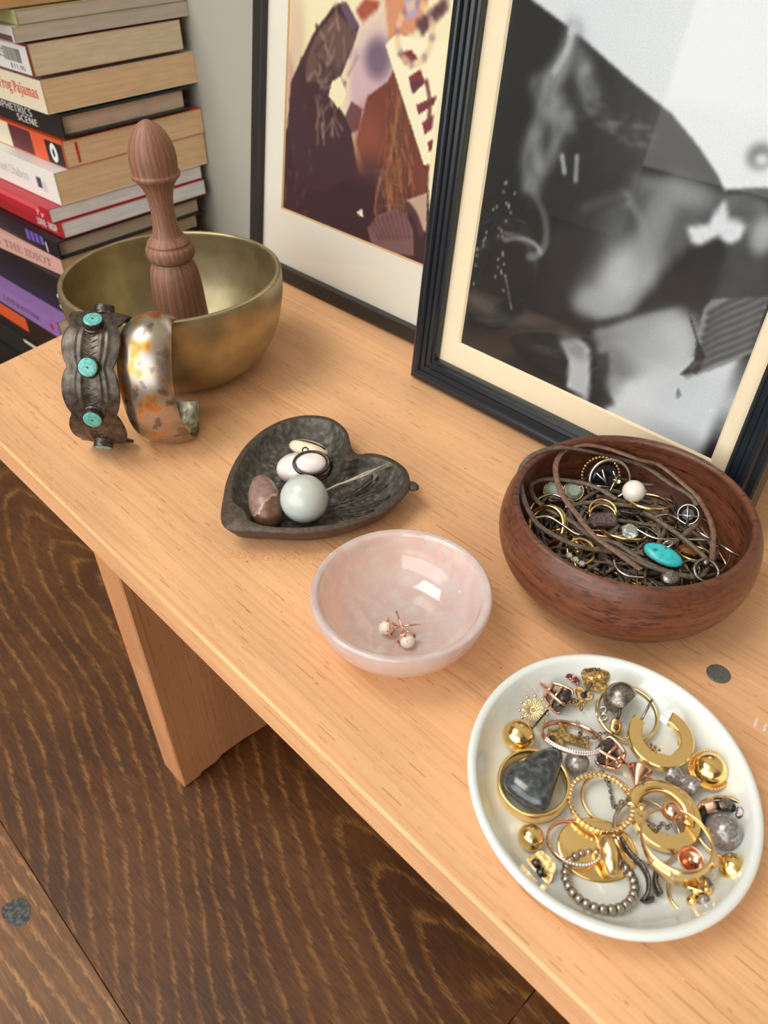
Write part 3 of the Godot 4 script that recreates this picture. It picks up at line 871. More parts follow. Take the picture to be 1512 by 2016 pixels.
func pictures():
	var a := deg_to_rad(9.0)
	var o := thing("picture_frame", "thin flat black frame with white mount and warm colour photograph, behind the other frame", "picture frame", Transform3D(Basis(Vector3(1, 0, 0), -a), Vector3(-0.4765, 0.2069, -0.3227)))
	framed(o, 231.5, 345, [[0, -12], [0, -0.5], [0.5, 0], [8.8, 0], [9.3, -0.5], [9.3, -4], [9.3, -12]], M.black_flat, 9.3, -5.5, [29.8, 202, 47.3, 300], M.mat_white, M.bevel, print_colour(), 11.5)
	a = deg_to_rad(7.0)
	o = thing("picture_frame", "ridged black frame with cream mount and black and white photograph of smoke, front right", "picture frame", Transform3D(Basis(Vector3(1, 0, 0), -a), Vector3(-0.2811, 0.20683, -0.29128)))
	framed(o, 203.5, 256, [[0, -15], [0, -3.6], [1.0, -3.0], [3.4, -2.6], [3.9, -1.2], [4.8, -0.2], [5.8, 0], [6.8, -0.4], [7.4, -1.4], [7.6, -2.4], [9.6, -2.7], [10.0, -2.0], [10.6, -2.0], [11.0, -3.2], [13.0, -3.7], [13.3, -3.0], [13.9, -3.0], [14.3, -4.2], [15.4, -4.8], [15.6, -6.0], [15.6, -15]], M.black_wood, 15.6, -9.2, [28.5, 179, 29.8, 222], M.mat_cream, M.mat_cream, print_mono(), 14.5)
	var leg := part(o, "easel_back", prism(rect(-0.03, 0, 0.03, 0.17, 0.004), 0, 0.003), M.board)
	leg.transform = Transform3D(Basis(Vector3(1, 0, 0), deg_to_rad(97.0)), v(101, 186, -17))

# ---------------------------------------------------------------- books
func page_material(c: Color, seed_: int) -> StandardMaterial3D:
	var im := Image.create(64, 128, false, Image.FORMAT_RGB8)
	var n := noise(seed_, 0.35, 3)
	for y in 128:
		for x in 64:
			im.set_pixel(x, y, c * (1.0 + 0.11 * n.get_noise_2d(x * 0.05, y * 2.0) + 0.05 * n.get_noise_2d(x * 0.3, y * 0.1)))
	var m := mat(Color.WHITE, 0.9)
	m.albedo_texture = tex(im)
	m.uv1_scale = Vector3(6, 60, 1)
	return m

# origin: lower front right corner; the book runs to -x and -z. All in mm
func book(label: String, p: Array, spine: Color, pages: Material, inset := 0.4, board := 0.5, hard := false, cover = null, spine_in := 0.0, turn := 3.0) -> Node3D:
	var y0: float = p[0]
	var t: float = p[1] - p[0]
	var depth: float = p[2] - p[3]
	var o := thing("book", label, "book", Transform3D(Basis(Vector3.UP, deg_to_rad(turn)), Vector3(p[4] if p.size() > 4 else -600.0, y0 + 205.0, p[2]) * 0.001), "paperback books stacked at the end of the bench")
	var L := 190.0
	var over := 3.0 if hard else 0.0
	var cm := mat(spine, 0.42)
	var st := st_new(false)
	box_into(st, v(-L, 0, -depth - over), v(over, board, 0), 0.0001)
	box_into(st, v(-L, t - board, -depth - over), v(over, t, 0), 0.0001)
	box_into(st, v(-L, 0.05, -board * 1.4), v(over, t - 0.05, 0.15), 0.00015)
	part(o, "cover", done(st), cm if cover == null else cover)
	var pg := st_new(false)
	box_into(pg, v(-L + 1, board, -depth), v(-inset, t - board, -board), 0.0)
	part(o, "page_block", done(pg), pages)
	o.set_meta("t", t)
	return o

func sticker(o: Node3D, called: String, x0: float, x1: float, y0: float, y1: float, m: Material) -> MeshInstance3D:
	var st := st_new(false)
	box_into(st, v(x0, y0, 0.1), v(x1, y1, 0.25))
	return part(o, called, done(st), m)

func books():
	var tan_ := page_material(c8(240, 204, 158), 1)
	var tan2 := page_material(c8(218, 186, 148), 2)
	var cream := page_material(c8(230, 212, 178), 3)
	var grey_ := page_material(c8(204, 192, 176), 4)
	var pink_ := page_material(c8(222, 194, 168), 5)
	var white_ := page_material(c8(238, 238, 236), 6)
	var dull := page_material(c8(196, 178, 152), 7)
	var ink := mat(c8(30, 28, 30), 0.5)
	var inkw := mat(c8(232, 230, 224), 0.5)
	var red := mat(c8(206, 52, 50), 0.5)
	var o: Node3D
	# from the floor up: [bottom, top, spine z, back z, right end x] relative to the bench top
	book("black book at the very bottom of the stack, on the floor", [-205, -172, -204, -345, -606], c8(22, 20, 22), dull)
	book("black book second from the bottom of the stack", [-172, -141, -208, -346, -603], c8(18, 18, 20), dull)
	book("black book third from the bottom, below the dark green one", [-141, -114, -210, -348, -604], c8(24, 22, 24), dull)
	o = book("dark green book with a pale line along the spine, low in the stack", [-114, -91, -213, -350, -602], c8(24, 34, 32), dull)
	sticker(o, "spine_stripe", -70, -6, 19, 22, mat(c8(206, 202, 180), 0.5))
	o = book("dark book with an orange spine panel, under the purple one", [-91, -68.5, -215, -352, -601], c8(36, 26, 24), dull)
	sticker(o, "orange_panel", -150, -58, 9, 22, mat(c8(206, 84, 40), 0.45))
	o = book("purple book with a red dot on the spine", [-68, -52.5, -216, -358, -600], c8(140, 106, 164), cream)
	var dot := smooth_profile([[0, 0], [2.1, 0], [2.4, 0.15], [2.1, 0.3], [0, 0.3]], 2)
	part(o, "red_dot", lathe(dot, 20), mat(c8(176, 24, 60), 0.5), Transform3D(Basis(Vector3(1, 0, 0), PI / 2).scaled(Vector3(1, 1.5, 1)), v(-11.5, 8, 0.1)))
	lettering(o, "title", "LITERATURE", 0.062, 0.0042, ink, at(v(-62, 8, 0.2)), "Droid Serif")
	for k in 2:
		sticker(o, "magenta_patch", -40 + k * 26, -26 + k * 26, 14.4, 15.4, mat(c8(160, 70, 140), 0.5))
	o = book("thick black book with a white figure three on the spine", [-52, -20, -228, -366, -601], c8(24, 23, 27), dull)
	lettering(o, "number", "3", 0.007, 0.013, inkw, at(v(-9, 10, 0.2)), "Droid Serif", 700)
	o = book("pink book lettered THE IDIOT", [-19.5, -5.0, -233, -369, -600.5], c8(206, 160, 150), tan2, 0.4, 0.5, false, null, 0, 7.0)
	lettering(o, "title", "THE IDIOT", 0.068, 0.0062, mat(c8(120, 84, 78), 0.6), at(v(-49, 7.2, 0.2)), "Droid Serif")
	part(o, "emblem", hoop(3.6, 0.45), mat(c8(120, 84, 78), 0.6), Transform3D(Basis(Vector3(1, 0, 0), PI / 2), v(-94, 7.2, 0.2)))
	o = book("black and violet book under the two red ones", [-4.6, 9.0, -232, -367, -600], c8(28, 24, 32), dull, 2.5, 1.0, true)
	for k in 4:
		sticker(o, "violet_band", -46 + k * 7.5, -41 + k * 7.5, 4 + k * 0.5, 12.6, mat(c8(112, 88, 178), 0.45))
	sticker(o, "white_mark", -16, -14.6, 1.5, 9.5, inkw)
	o = book("red book with white capitals on the spine, lower of the two red ones", [9.4, 21.6, -240, -375, -599], c8(178, 44, 44), white_)
	lettering(o, "title", "LOVE  TROP", 0.030, 0.0058, inkw, at(v(-23, 5.6, 0.2)), "Droid Sans", 700)
	o = book("crimson and pink book, upper of the two red ones", [22.0, 32.6, -234, -375, -601], c8(176, 30, 52), white_)
	sticker(o, "pink_panel", -110, -14, 6.0, 10.3, mat(c8(222, 84, 92), 0.45))
	lettering(o, "title", "T y", 0.011, 0.004, inkw, at(v(-14, 4.2, 0.3)))
	o = book("thick white spined book with grey lettering and tan pages", [33.0, 56.6, -245, -382, -600], c8(232, 230, 222), tan_)
	lettering(o, "title", "Michael Chabon", 0.062, 0.0075, mat(c8(172, 172, 176), 0.6), at(v(-74, 12.5, 0.2)))
	sticker(o, "logo_square", -30, -23, 7.5, 15.5, mat(c8(70, 80, 100), 0.5))
	sticker(o, "logo_square", -22, -16, 6, 14, mat(c8(206, 206, 208), 0.5))
	o = book("orange and maroon book with a black label and white oval emblem", [57.0, 76.0, -256.5, -382.5, -600], c8(222, 92, 54), tan_)
	sticker(o, "maroon_panel", -80, -46, 1, 18, mat(c8(92, 38, 48), 0.45))
	sticker(o, "cream_panel", -150, -80, 0.5, 18.4, mat(c8(226, 216, 188), 0.45))
	sticker(o, "black_label", -25, -0.5, 0.6, 16.6, ink)
	var ov := part(o, "oval_emblem", lathe(smooth_profile([[0, 0], [4.6, 0], [5.0, 0.2], [4.6, 0.3], [0, 0.3]], 2), 24), inkw, Transform3D(Basis(Vector3(1, 0, 0), PI / 2).scaled(Vector3(1, 1.35, 1)), v(-14, 8.8, 0.2)))
	part(o, "emblem_figure", ball(2.0, 0.3, 12), ink, Transform3D(Basis(Vector3(1, 0, 0), PI / 2).scaled(Vector3(0.8, 1.6, 1)), v(-14, 8.8, 0.5)))
	var mk := st_new(false)
	box_into(mk, v(-0.3, 2.5, -12.2), v(0.05, 16.5, -10.4))
	part(o, "red_page_mark", done(mk), red)
	o = book("black spined book with white capitals, dark boards longer than its pages", [78.0, 93.6, -258.5, -368, -600], c8(34, 36, 38), pink_, 2.2, 1.4, true)
	lettering(o, "title", "ROPHETRICS", 0.060, 0.0052, inkw, at(v(-68, 10.4, 0.2)))
	lettering(o, "title", "SCENE", 0.030, 0.0046, inkw, at(v(-48, 4.4, 0.2)))
	o = book("thick cream spined book with hand drawn red lettering", [94.8, 116.4, -252.5, -383, -600], c8(238, 228, 198), tan_)
	lettering(o, "title", "in Frog Pajamas", 0.068, 0.0100, red, at(v(-41, 11.5, 0.2)), "Droid Serif", 700)
	o = book("dark red book with a white bar code sticker on the spine", [118.8, 139.2, -249.5, -374, -599], c8(122, 50, 40), cream, 0.5)
	sticker(o, "price_sticker", -48, -2, 1.0, 18.5, inkw)
	var bars := st_new(false)
	var x := -37.0
	while x < -12.0:
		var bw := rng.randf_range(0.35, 1.1)
		box_into(bars, v(x, 7.0, 0.25), v(x + bw, 15.5, 0.32))
		x += bw + rng.randf_range(0.5, 1.0)
	part(o, "bar_code", done(bars), ink)
	lettering(o, "price", "9 78", 0.006, 0.010, ink, Transform3D(Basis(Vector3.BACK, PI / 2), v(-42, 11, 0.3)))
	lettering(o, "price", "$11.95", 0.020, 0.0035, ink, at(v(-20, 4, 0.3)))
	o = book("grey paged book with a pale and mauve spine", [140.4, 149.8, -242, -383, -598], c8(206, 202, 194), grey_)
	sticker(o, "mauve_band", -60, -2, 0.5, 4.2, mat(c8(110, 72, 80), 0.45))
	book("thin grey paged book with a yellow green spine", [150.2, 158.6, -247, -383, -598], c8(176, 172, 112), grey_)
	book("tan paged book on top of the stack", [159.2, 182, -216, -300, -600], c8(120, 96, 70), page_material(c8(206, 162, 110), 8))

# ---------------------------------------------------------------- singing bowl and bracelets
func along(a: Vector3, b: Vector3) -> Transform3D:   # origin a, local y towards b
	var y := (b - a).normalized()
	return xf(a, y, Vector3.RIGHT if absf(y.x) < 0.8 else Vector3.BACK)

func bowl(called: String, profile: Array, m: Material, label: String, category: String, p: Vector3, n := 3, seg := 72, b := Basis()) -> MeshInstance3D:
	return solo(called, label, category, lathe(smooth_profile(profile, n), seg), m, Transform3D(b, p))

func brass_bowl():
	var p := Vector3(-0.388, 0.205, -0.210)
	bowl("singing_bowl", [[0, 0.3], [26, 0], [32, 0.6], [42, 5], [51, 14], [57.5, 27], [61, 42], [61.8, 52], [61.6, 57], [60.8, 58.2], [59.4, 58.3], [58.6, 57.4], [58.8, 52], [58, 42], [54.6, 28], [48, 15.5], [40, 7], [31, 3.4], [16, 2.8], [0, 2.8]], M.brass, "dull brass singing bowl with a wooden mallet standing in it", "bowl", p)
	var o := thing("mallet", "turned dark wooden mallet with an acorn tip standing in the brass bowl", "mallet", at(p + v(1.5, 3.2, -1.5), Basis.from_euler(Vector3(deg_to_rad(0.6), 0, deg_to_rad(-0.5)))))
	part(o, "body", lathe(smooth_profile([[0, 0], [13.5, 0], [15, 1.2], [15.1, 20], [14.7, 36], [14.1, 49], [13.0, 57], [11.2, 61.5], [10.6, 63]], 4), 40, true), M.walnut)
	part(o, "collar", lathe(smooth_profile([[10.4, 62.6], [11.6, 63.6], [12.9, 65.2], [13.3, 68], [12.9, 70.4], [11.8, 71.6], [11.4, 72.2], [11.5, 73.4], [10, 75], [8, 77]], 4), 40, true), M.walnut)
	part(o, "handle", lathe(smooth_profile([[8.2, 76.6], [7.2, 80], [6.5, 85], [6.3, 91], [6.8, 97], [8.2, 102], [10.4, 105.6], [12.2, 107.4], [12.7, 108.4]], 4), 40, true), M.walnut)
	part(o, "tip", lathe(smooth_profile([[12.7, 108.4], [12.75, 109.2], [11.9, 110], [12.0, 113], [12.1, 117], [11.4, 122], [9.6, 127], [6.8, 131], [4.2, 133.2], [1.6, 134.6], [0, 134.9]], 4), 40, true), M.walnut)

func cuff_rows(R: float, e: float, t0: float, t1: float, nt: int, width: Callable, lift: Callable, thick: float, ns: int, x0: float) -> Array:
	var rows := []
	for j in nt + 1:
		var t := deg_to_rad(lerpf(t0, t1, float(j) / nt))
		var c := Vector2(R * sin(t), -R * e * cos(t))          # (y, z)
		var nrm := Vector2(sin(t) / R, -cos(t) / (R * e)).normalized()
		var w: float = width.call(rad_to_deg(t))
		var r := []
		for i in ns + 1:
			var s := -1.0 + 2.0 * i / ns
			var l: float = lift.call(s, rad_to_deg(t))
			var q := c + nrm * l
			r.append(v(x0 + s * w / 2, q.x, q.y))
		for i in ns + 1:
			var s := 1.0 - 2.0 * i / ns
			var l: float = lift.call(s * 0.985, rad_to_deg(t)) * 0.9 - thick
			var q := c + nrm * l
			r.append(v(x0 + s * w * 0.4925, q.x, q.y))
		rows.append(r)
	return rows


func closed_ends(rows: Array) -> Array:
	var n: int = rows[0].size()
	var out := []
	for k in [0, rows.size() - 1]:
		var r := []
		var half := n / 2
		for i in n:
			r.append((rows[k][i] + rows[k][n - 1 - i]) * 0.5)
		out.append(r)
	return [out[0]] + rows + [out[1]]

func cuffs():
	# dark stamped cuff with five turquoise studs
	var a := Vector3(0.6615, -0.1028, -0.7429).normalized()
	var up := (Vector3.UP - a * a.y).normalized()
	var b := Basis(a, up, a.cross(up))
	var o := thing("cuff_bracelet", "dark scalloped silver cuff set with round turquoise studs, standing beside brass bowl", "bracelet", Transform3D(b, Vector3(-0.3402, 0.2387, -0.1509)))
	var R := 33.6
	var e := 0.82
	var lift := func(s: float, t: float) -> float:
		var q := absf(s)
		var ridge := exp(-pow((q - 0.34) / 0.07, 2.0)) * 0.5 + exp(-pow((q - 0.56) / 0.06, 2.0)) * 0.4
		return ridge + 0.5 * (1.0 - q * q) - 0.5 * exp(-pow(q / 0.2, 2.0))
	var wid := func(t: float) -> float:
		var lobe := absf(sin(PI * (t - 144.0) / 42.0))
		var endt := 1.0 - smoothstep(98.0, 118.0, absf(t - 145.0)) * 0.55
		return (20.0 + 7.0 * pow(lobe, 0.6)) * endt
	part(o, "band", gridmesh(closed_ends(cuff_rows(R, e, 38, 262, 90, wid, lift, 1.3, 44, -13.0)), true), M.cuff_dark)
	var chev := st_new()
	for t in [112, 118, 124, 130, 160, 166, 172, 178, 206, 213]:
		var p := []
		for s in [-3.4, -1.8, 0.0, 1.8, 3.4]:
			var tt := deg_to_rad(t + 3.2 * (1 - absf(s) / 3.4))
			var n := Vector2(sin(tt) / R, -cos(tt) / (R * e)).normalized() * 0.15
			p.append(v(-13 + s, R * sin(tt) + n.x, -R * e * cos(tt) + n.y))
		tube_into(chev, spline(p, 3), 0.00035)
	part(o, "stamped_chevrons", done(chev), M.cuff_dark)
	for t in [60, 102, 144, 186, 228]:
		var tt := deg_to_rad(t)
		var n := Vector3(0, sin(tt) / R, -cos(tt) / (R * e)).normalized()
		var base := xf(v(-13, R * sin(tt), -R * e * cos(tt)), n, Vector3.RIGHT)
		var set_ := part(o, "bezel", lathe(smooth_profile([[5.4, 0], [5.2, 0.5], [4.9, 0.9], [4.85, 3.6], [4.6, 4.1], [4.2, 3.8], [0, 3.4]], 3), 28), M.dark_silver, base)
		part(set_, "turquoise", lathe(smooth_profile([[4.5, 3.4], [4.4, 3.9], [3.6, 4.25], [1.0, 4.4], [0, 4.4]], 3), 28), M.turquoise)
		part(set_, "pin_hole", lathe([[0.42, 4.3], [0.42, 4.46], [0, 4.47]], 12), M.black)
	# plain domed cuff
	a = Vector3(0.7511, 0.0232, -0.6598).normalized()
	up = (Vector3.UP - a * a.y).normalized()
	b = Basis(a, up, a.cross(up))
	o = thing("cuff_bracelet", "wide plain tarnished silver cuff with golden patches, leaning on the brass bowl", "bracelet", Transform3D(b, Vector3(-0.321, 0.2382, -0.1726)))
	var lift2 := func(s: float, _t: float) -> float:
		return 3.6 * (1.0 - s * s) - 0.35 * smoothstep(0.9, 1.0, absf(s))
	var wid2 := func(t: float) -> float:
		return 27.0 * (1.0 - 0.22 * smoothstep(60.0, 120.0, absf(t - 192.0)))
	var rows := cuff_rows(32.2, 0.736, 70, 313, 80, wid2, lift2, 1.1, 20, -13.5)
	var outer := []
	var inner := []
	for r in rows:
		outer.append(r.slice(0, 21))
		inner.append(r.slice(20, 42) + [r[0]])
	part(o, "outer_face", gridmesh(outer), M.cuff_silver)
	part(o, "inner_face", gridmesh(inner), M.cuff_inner)

# ---------------------------------------------------------------- heart dish
func heart_dish():
	var h := 0.0135
	var pts := spline([v(-241.3,218.5,-132.2),v(-252.8,218.5,-141.8),v(-262.2,218.5,-150.5),v(-271.2,218.5,-161.8),v(-278.3,218.5,-173.8),v(-282.5,218.5,-186.5),v(-283.3,218.5,-197.4),v(-280.7,218.5,-207.5),v(-275.6,218.5,-214.7),v(-267.5,218.5,-219.6),v(-258.8,218.5,-219.7),v(-251.2,218.5,-217.7),v(-244.7,218.5,-213.5),v(-238.9,218.5,-209.6),v(-233.3,218.5,-208.6),v(-229.7,218.5,-213.4),v(-223.5,218.5,-216.8),v(-215.9,218.5,-218),v(-207.7,218.5,-216.6),v(-201.4,218.5,-212.3),v(-196.4,218.5,-206.5),v(-194.1,218.5,-198.9),v(-192.7,218.5,-188.6),v(-194.6,218.5,-178.8),v(-197.6,218.5,-169),v(-202.1,218.5,-160.5),v(-209.4,218.5,-150.7),v(-218.7,218.5,-142.2),v(-226,218.5,-136.2),v(-232.8,218.5,-130.2)], 3, true)
	var c: Vector3 = v(-231.4,218.5,-175.9)
	var tip: Vector3 = v(-237.9,218.5,-130.8)
	var cleft: Vector3 = v(-234,218.5,-208.5)
	var area := 0.0
	for i in pts.size():
		var p0: Vector3 = pts[i] - c
		var p1: Vector3 = pts[(i + 1) % pts.size()] - c
		area += p0.x * p1.z - p0.z * p1.x
	if area < 0:
		pts.reverse()
	var rows := []
	for lv in [[0.0, 0, 0.0], [0.62, 0, 0.0], [0.74, 0, 0.0008], [0.9, 0, 0.0062], [0.985, 0, 0.0118], [1.0, 0, 0.0130], [0.995, 0, 0.0136], [1.0, 1, 0.0137], [0.985, 1, 0.0130], [0.93, 1, 0.0085], [0.84, 1, 0.0052], [0.7, 1, 0.0040], [0.4, 1, 0.0036], [0.0, 1, 0.0034]]:
		var r := []
		for p in pts:
			var d: Vector3 = p - c
			d.y = 0
			var l := d.length()
			if lv[1] == 1:
				var cut := 0.0032 + 0.0085 * exp(-pow(p.distance_to(tip) / 0.011, 2.0)) + 0.005 * exp(-pow(p.distance_to(cleft) / 0.009, 2.0))
				d *= (l - cut) / l
			d *= lv[0]
			r.append(Vector3(c.x, 0.205 + lv[2], c.z) + d)
		rows.append(r)
	var o := thing("heart_dish", "dark bronze heart shaped dish holding a shell, stones and a white sphere", "dish")
	part(o, "outer_shell", gridmesh(rows.slice(0, 8), true), M.bronze)
	part(o, "hollow", gridmesh(rows.slice(7), true), M.bronze_inner)
	part(o, "leaf_tab", ball(3.0, 0.45, 14), M.bronze, Transform3D(Basis().scaled(Vector3(1.3, 1, 1)), v(-198.6,217,-210.8)))
	var veins := st_new()
	for q in [[v(-220.8,211,-175.6),v(-216.6,211,-187.8),v(-213.6,211,-201.7),v(-212.4,211,-214.2)], [v(-217.5,211,-175.9),v(-210.8,211,-185.8),v(-206.5,211,-198.1),v(-205.8,211,-206.9)], [v(-214.6,210.5,-176.5),v(-208,210.5,-183.2),v(-204.6,210.5,-191.4)], [v(-219.9,211,-184.4),v(-218.8,211,-196.4),v(-220.4,211,-211.7)], [v(-220,211.2,-191),v(-221.7,211.2,-204.3),v(-227.9,211.2,-215.4)]]:
		tube_into(veins, spline(q, 5), 0.00045, false, 6)
	part(o, "leaf_veins", done(veins), M.bronze_inner)

	# brown and mauve river stone
	var im := Image.create(96, 96, false, Image.FORMAT_RGB8)
	var nz := noise(91, 0.05, 3)
	for y in 96:
		for x in 96:
			var d := y / 96.0 - 0.5 + 0.16 * nz.get_noise_2d(x * 0.8, 3.0) + 0.3 * sin(x * TAU / 96.0 + 2.4)
			var cc := c8(112, 76, 54) if d < 0 else c8(146, 114, 104)
			if absf(d) < 0.018:
				cc = c8(178, 150, 134)
			im.set_pixel(x, y, cc * (1.0 + 0.2 * nz.get_noise_2d(x * 2.0, y * 2.0)))
	var sm := mat(Color.WHITE, 0.3, 0, {"clearcoat_enabled": true, "clearcoat": 0.35})
	sm.albedo_texture = tex(im)
	var prof := []
	for i in 15:
		var t := -1.0 + 2.0 * i / 14
		prof.append([7.7 * pow(maxf(0.0, 1.0 - pow(absf(t), 2.2)), 0.55) * (1.0 - 0.16 * t), 15.0 * t])
	solo("pebble", "smooth oval stone, mauve above and brown below, at the left of the heart dish", "stone", lathe(smooth_profile(prof, 2), 32), sm, along(v(-232.5,214,-151.6), v(-246.9,218.5,-159.5)) * at(v(0, 8.0, 0)))
	solo("stone_ball", "translucent white polished stone ball in the heart dish", "stone", ball(11.1, 1.0, 40), M.selenite, at(v(-223.8,220.2,-166.3)))
	# shells and ring
	var rows2 := []
	for j in 11:
		var t := -1.0 + 2.0 * j / 10
		var r := []
		for i in 28:
			var an := TAU * i / 28
			var rr := pow(maxf(0.0, 1.0 - t * t), 0.5) * (1.0 + 0.05 * cos(an - t * 3.0))
			r.append(v(10.2 * rr * cos(an), 7.2 * t + 0.5 * rr * cos(an), 9.0 * rr * sin(an)))
		rows2.append(r)
	solo("moon_shell", "rounded white and pale pink sea shell behind the white sphere", "shell", gridmesh(rows2, true), M.shell, xf(v(-249,215.5,-181.8),Vector3(-0.122,0.985,0.124),Vector3(0.884,0,-0.467)))
	var cw := thing("cowrie_shell", "small cream cowrie shell with a dark toothed slit, at the back of heart dish", "shell", xf(v(-258.4,215,-197.1),Vector3(-0.133,0.978,-0.16),Vector3(0.965,0,-0.264)))
	part(cw, "shell_body", gridmesh(lathe_rows(smooth_profile([[0, -3.2], [3.4, -2.8], [5.0, -0.6], [4.3, 1.6], [2.6, 2.7], [0, 3.0]], 3), 30).map(func(r): return r.map(func(q): return q * Vector3(2.3 + 18.0 * q.x, 1.15, 1.05))), true), M.cowrie)
	var lip := []
	for i in 13:
		var f := i / 12.0
		lip.append(v(lerpf(-9.0, 10.4, f), 3.45 - 1.7 * pow(2 * f - 1, 2.0), -0.2 + 0.5 * sin(f * PI)))
	part(cw, "slit", tube(lip, 0.0007, false, 6, 0.0006), mat(c8(52, 30, 20), 0.7))
	var teeth := st_new()
	for i in 13:
		for s in [-1, 1]:
			var f := (i + 0.5) / 13.0
			var q := v(lerpf(-8.2, 9.4, f), 3.65 - 1.6 * pow(2 * f - 1, 2.0), -0.2 + 0.5 * sin(f * PI) + s * 0.55)
			tube_into(teeth, [q, q + v(0, -0.1, s * 0.8)], 0.0003, false, 5)
	part(cw, "teeth", done(teeth), M.cowrie)
	var rg := thing("stone_ring", "silver ring with an oval pale pink stone, resting on the white shell", "ring", xf(v(-238.8,223.2,-183.5),Vector3(0.346,0.927,0.145),Vector3(0.547,0,-0.837)))
	part(rg, "bezel", hoop(8.3, 0.8, 1.1, 36, 0, TAU), M.dark_silver, Transform3D(Basis().scaled(Vector3(1, 1, 0.78)), Vector3.ZERO))
	part(rg, "stone", gridmesh(lathe_rows(smooth_profile([[0, -1.2], [6.4, -1.2], [7.6, 0], [6.8, 1.5], [4.6, 2.4], [2.0, 2.7], [0, 2.7]], 3), 30).map(func(r): return r.map(func(q): return q * Vector3(0.94, 1, 0.72))), true), M.shell)
	part(rg, "shank", hoop(8.6, 0.8, 0.8, 32, -0.5, PI + 0.5), M.dark_silver, Transform3D(Basis(Vector3(1, 0, 0), deg_to_rad(72)), v(1.5, -4.2, 0)))
	part(rg, "jump_ring", hoop(1.4, 0.4), M.dark_silver, Transform3D(Basis(Vector3(1, 0, 0), 0.6), v(-2.0, 0.9, -6.9)))
	# dry grass
	var g := thing("grass_bundle", "short bundle of dry pale grass blades lying in the heart dish", "grass")
	for k in 5:
		var s := k - 2.0
		part(g, "blade", tube([v(-225.6,216,-180.2), v(-223.3,217,-186.2) + v(0, 0.2 * k, 0.2 * s), v(-219.5,217.5,-199) + v(0.3 * s, 0.5 * absf(s), 0.55 * s), v(-216.3,217,-213.5) + v(0.2 * s - absf(s), 0.4 * k, 1.1 * s)], 0.00055, false, 6, 0.0003, Vector3.UP), M.straw)

# ---------------------------------------------------------------- rose quartz bowl
func pearl_stud(o: Node3D):
	part(o, "pearl", ball(2.85, 1.0, 24), M.pearl)
	part(o, "halo", hoop(3.7, 0.42, 0.35, 30), M.rose, at(v(0, 1.3, 0)))
	var st := st_new()
	for k in 4:
		var a := TAU * k / 4 + 0.4
		var q := v(3.7 * cos(a), 1.3, 3.7 * sin(a))
		tube_into(st, [q, v(0, 4.9, 0)], 0.0003, false, 6)
		tube_into(st, [q * Vector3(0.78, 1, 0.78), v(2.2 * cos(a), -1.5, 2.2 * sin(a))], 0.00034, false, 6)
	part(o, "prongs", done(st), M.rose)
	part(o, "post", tube([v(0, 4.6, 0), v(0, 13.6, 0)], 0.00042, false, 8), M.rose)

func quartz_bowl():
	var q := thing("quartz_bowl", "pale pink rose quartz bowl holding two pearl earrings", "bowl", at(Vector3(-0.1452, 0.205, -0.1496)))
	var prof := [[0, 0.2], [12, 0], [16, 0.5], [22, 3.4], [28.4, 9.5], [32.6, 16.5], [34.6, 23], [34.8, 25.6], [34.2, 26.8], [33.2, 27], [31.8, 26.5], [31.0, 25], [29.6, 20], [25.8, 13.2], [19, 8.4], [10, 6.4], [0, 6.0]]
	part(q, "body", lathe(smooth_profile(prof, 4), 80), M.quartz)
	var fl := st_new(false)
	for k in 90:                               # bright little fractures just under the surface
		var f := rng.randf()
		var a := rng.randf() * TAU
		var r := lerpf(16.0, 32.2, f)
		var y := 7.0 + 18.6 * pow(f, 2.1) - 0.7
		var n := Vector3(-cos(a) * f, 1.0 - 0.4 * f, -sin(a) * f)
		var b := xf(v(r * cos(a), y, r * sin(a)), n, Vector3(rng.randf() - 0.5, rng.randf() - 0.5, rng.randf() - 0.5))
		var s := rng.randf_range(0.25, 0.9)
		var p := [b * v(-s * 1.6, 0, 0), b * v(0.2 * s, 0, s * 0.6), b * v(s * 1.4, 0, 0.1), b * v(0, 0.25 * s, -s * 0.5)]
		tri(fl, [p[0], p[1], p[2]], [Vector2.ZERO, Vector2.ZERO, Vector2.ZERO])
		tri(fl, [p[0], p[2], p[3]], [Vector2.ZERO, Vector2.ZERO, Vector2.ZERO])
	part(q, "inclusions", done(fl), mat(c8(255, 246, 244), 0.35))
	var c := Vector3(-0.1452, 0.205, -0.1496)
	part(q, "hairline_crack", tube(spline([v(-164.4,231.6,-176.4) - c, v(-161.9,230,-177.9) - c, v(-159.8,228,-178.7) - c, v(-156.5,225.5,-179.7) - c], 4), 0.00016, false, 5), mat(c8(120, 110, 90), 0.8))
	var o := thing("pearl_earring", "rose gold pearl stud lying with its post pointing right in quartz bowl", "earring", along(v(-146.2,214.6,-142.5), v(-135.2,216.2,-155)), "pearl studs in the quartz bowl")
	pearl_stud(o)
	o = thing("pearl_earring", "rose gold pearl stud with its post pointing up towards the back of quartz bowl", "earring", along(v(-135.6,214.8,-143.5), v(-150.6,218.6,-151)), "pearl studs in the quartz bowl")
	pearl_stud(o)

# ---------------------------------------------------------------- wooden bowl of jewellery
func strap(called: String, label: String, pts: Array, r := 0.0011, t := 0.0006, m: Material = null):
	solo(called, label, "cord", tube(spline(pts, 7), r, false, 8, t, Vector3.UP), M.leather if m == null else m, Transform3D(), "leather cords in the wooden bowl")

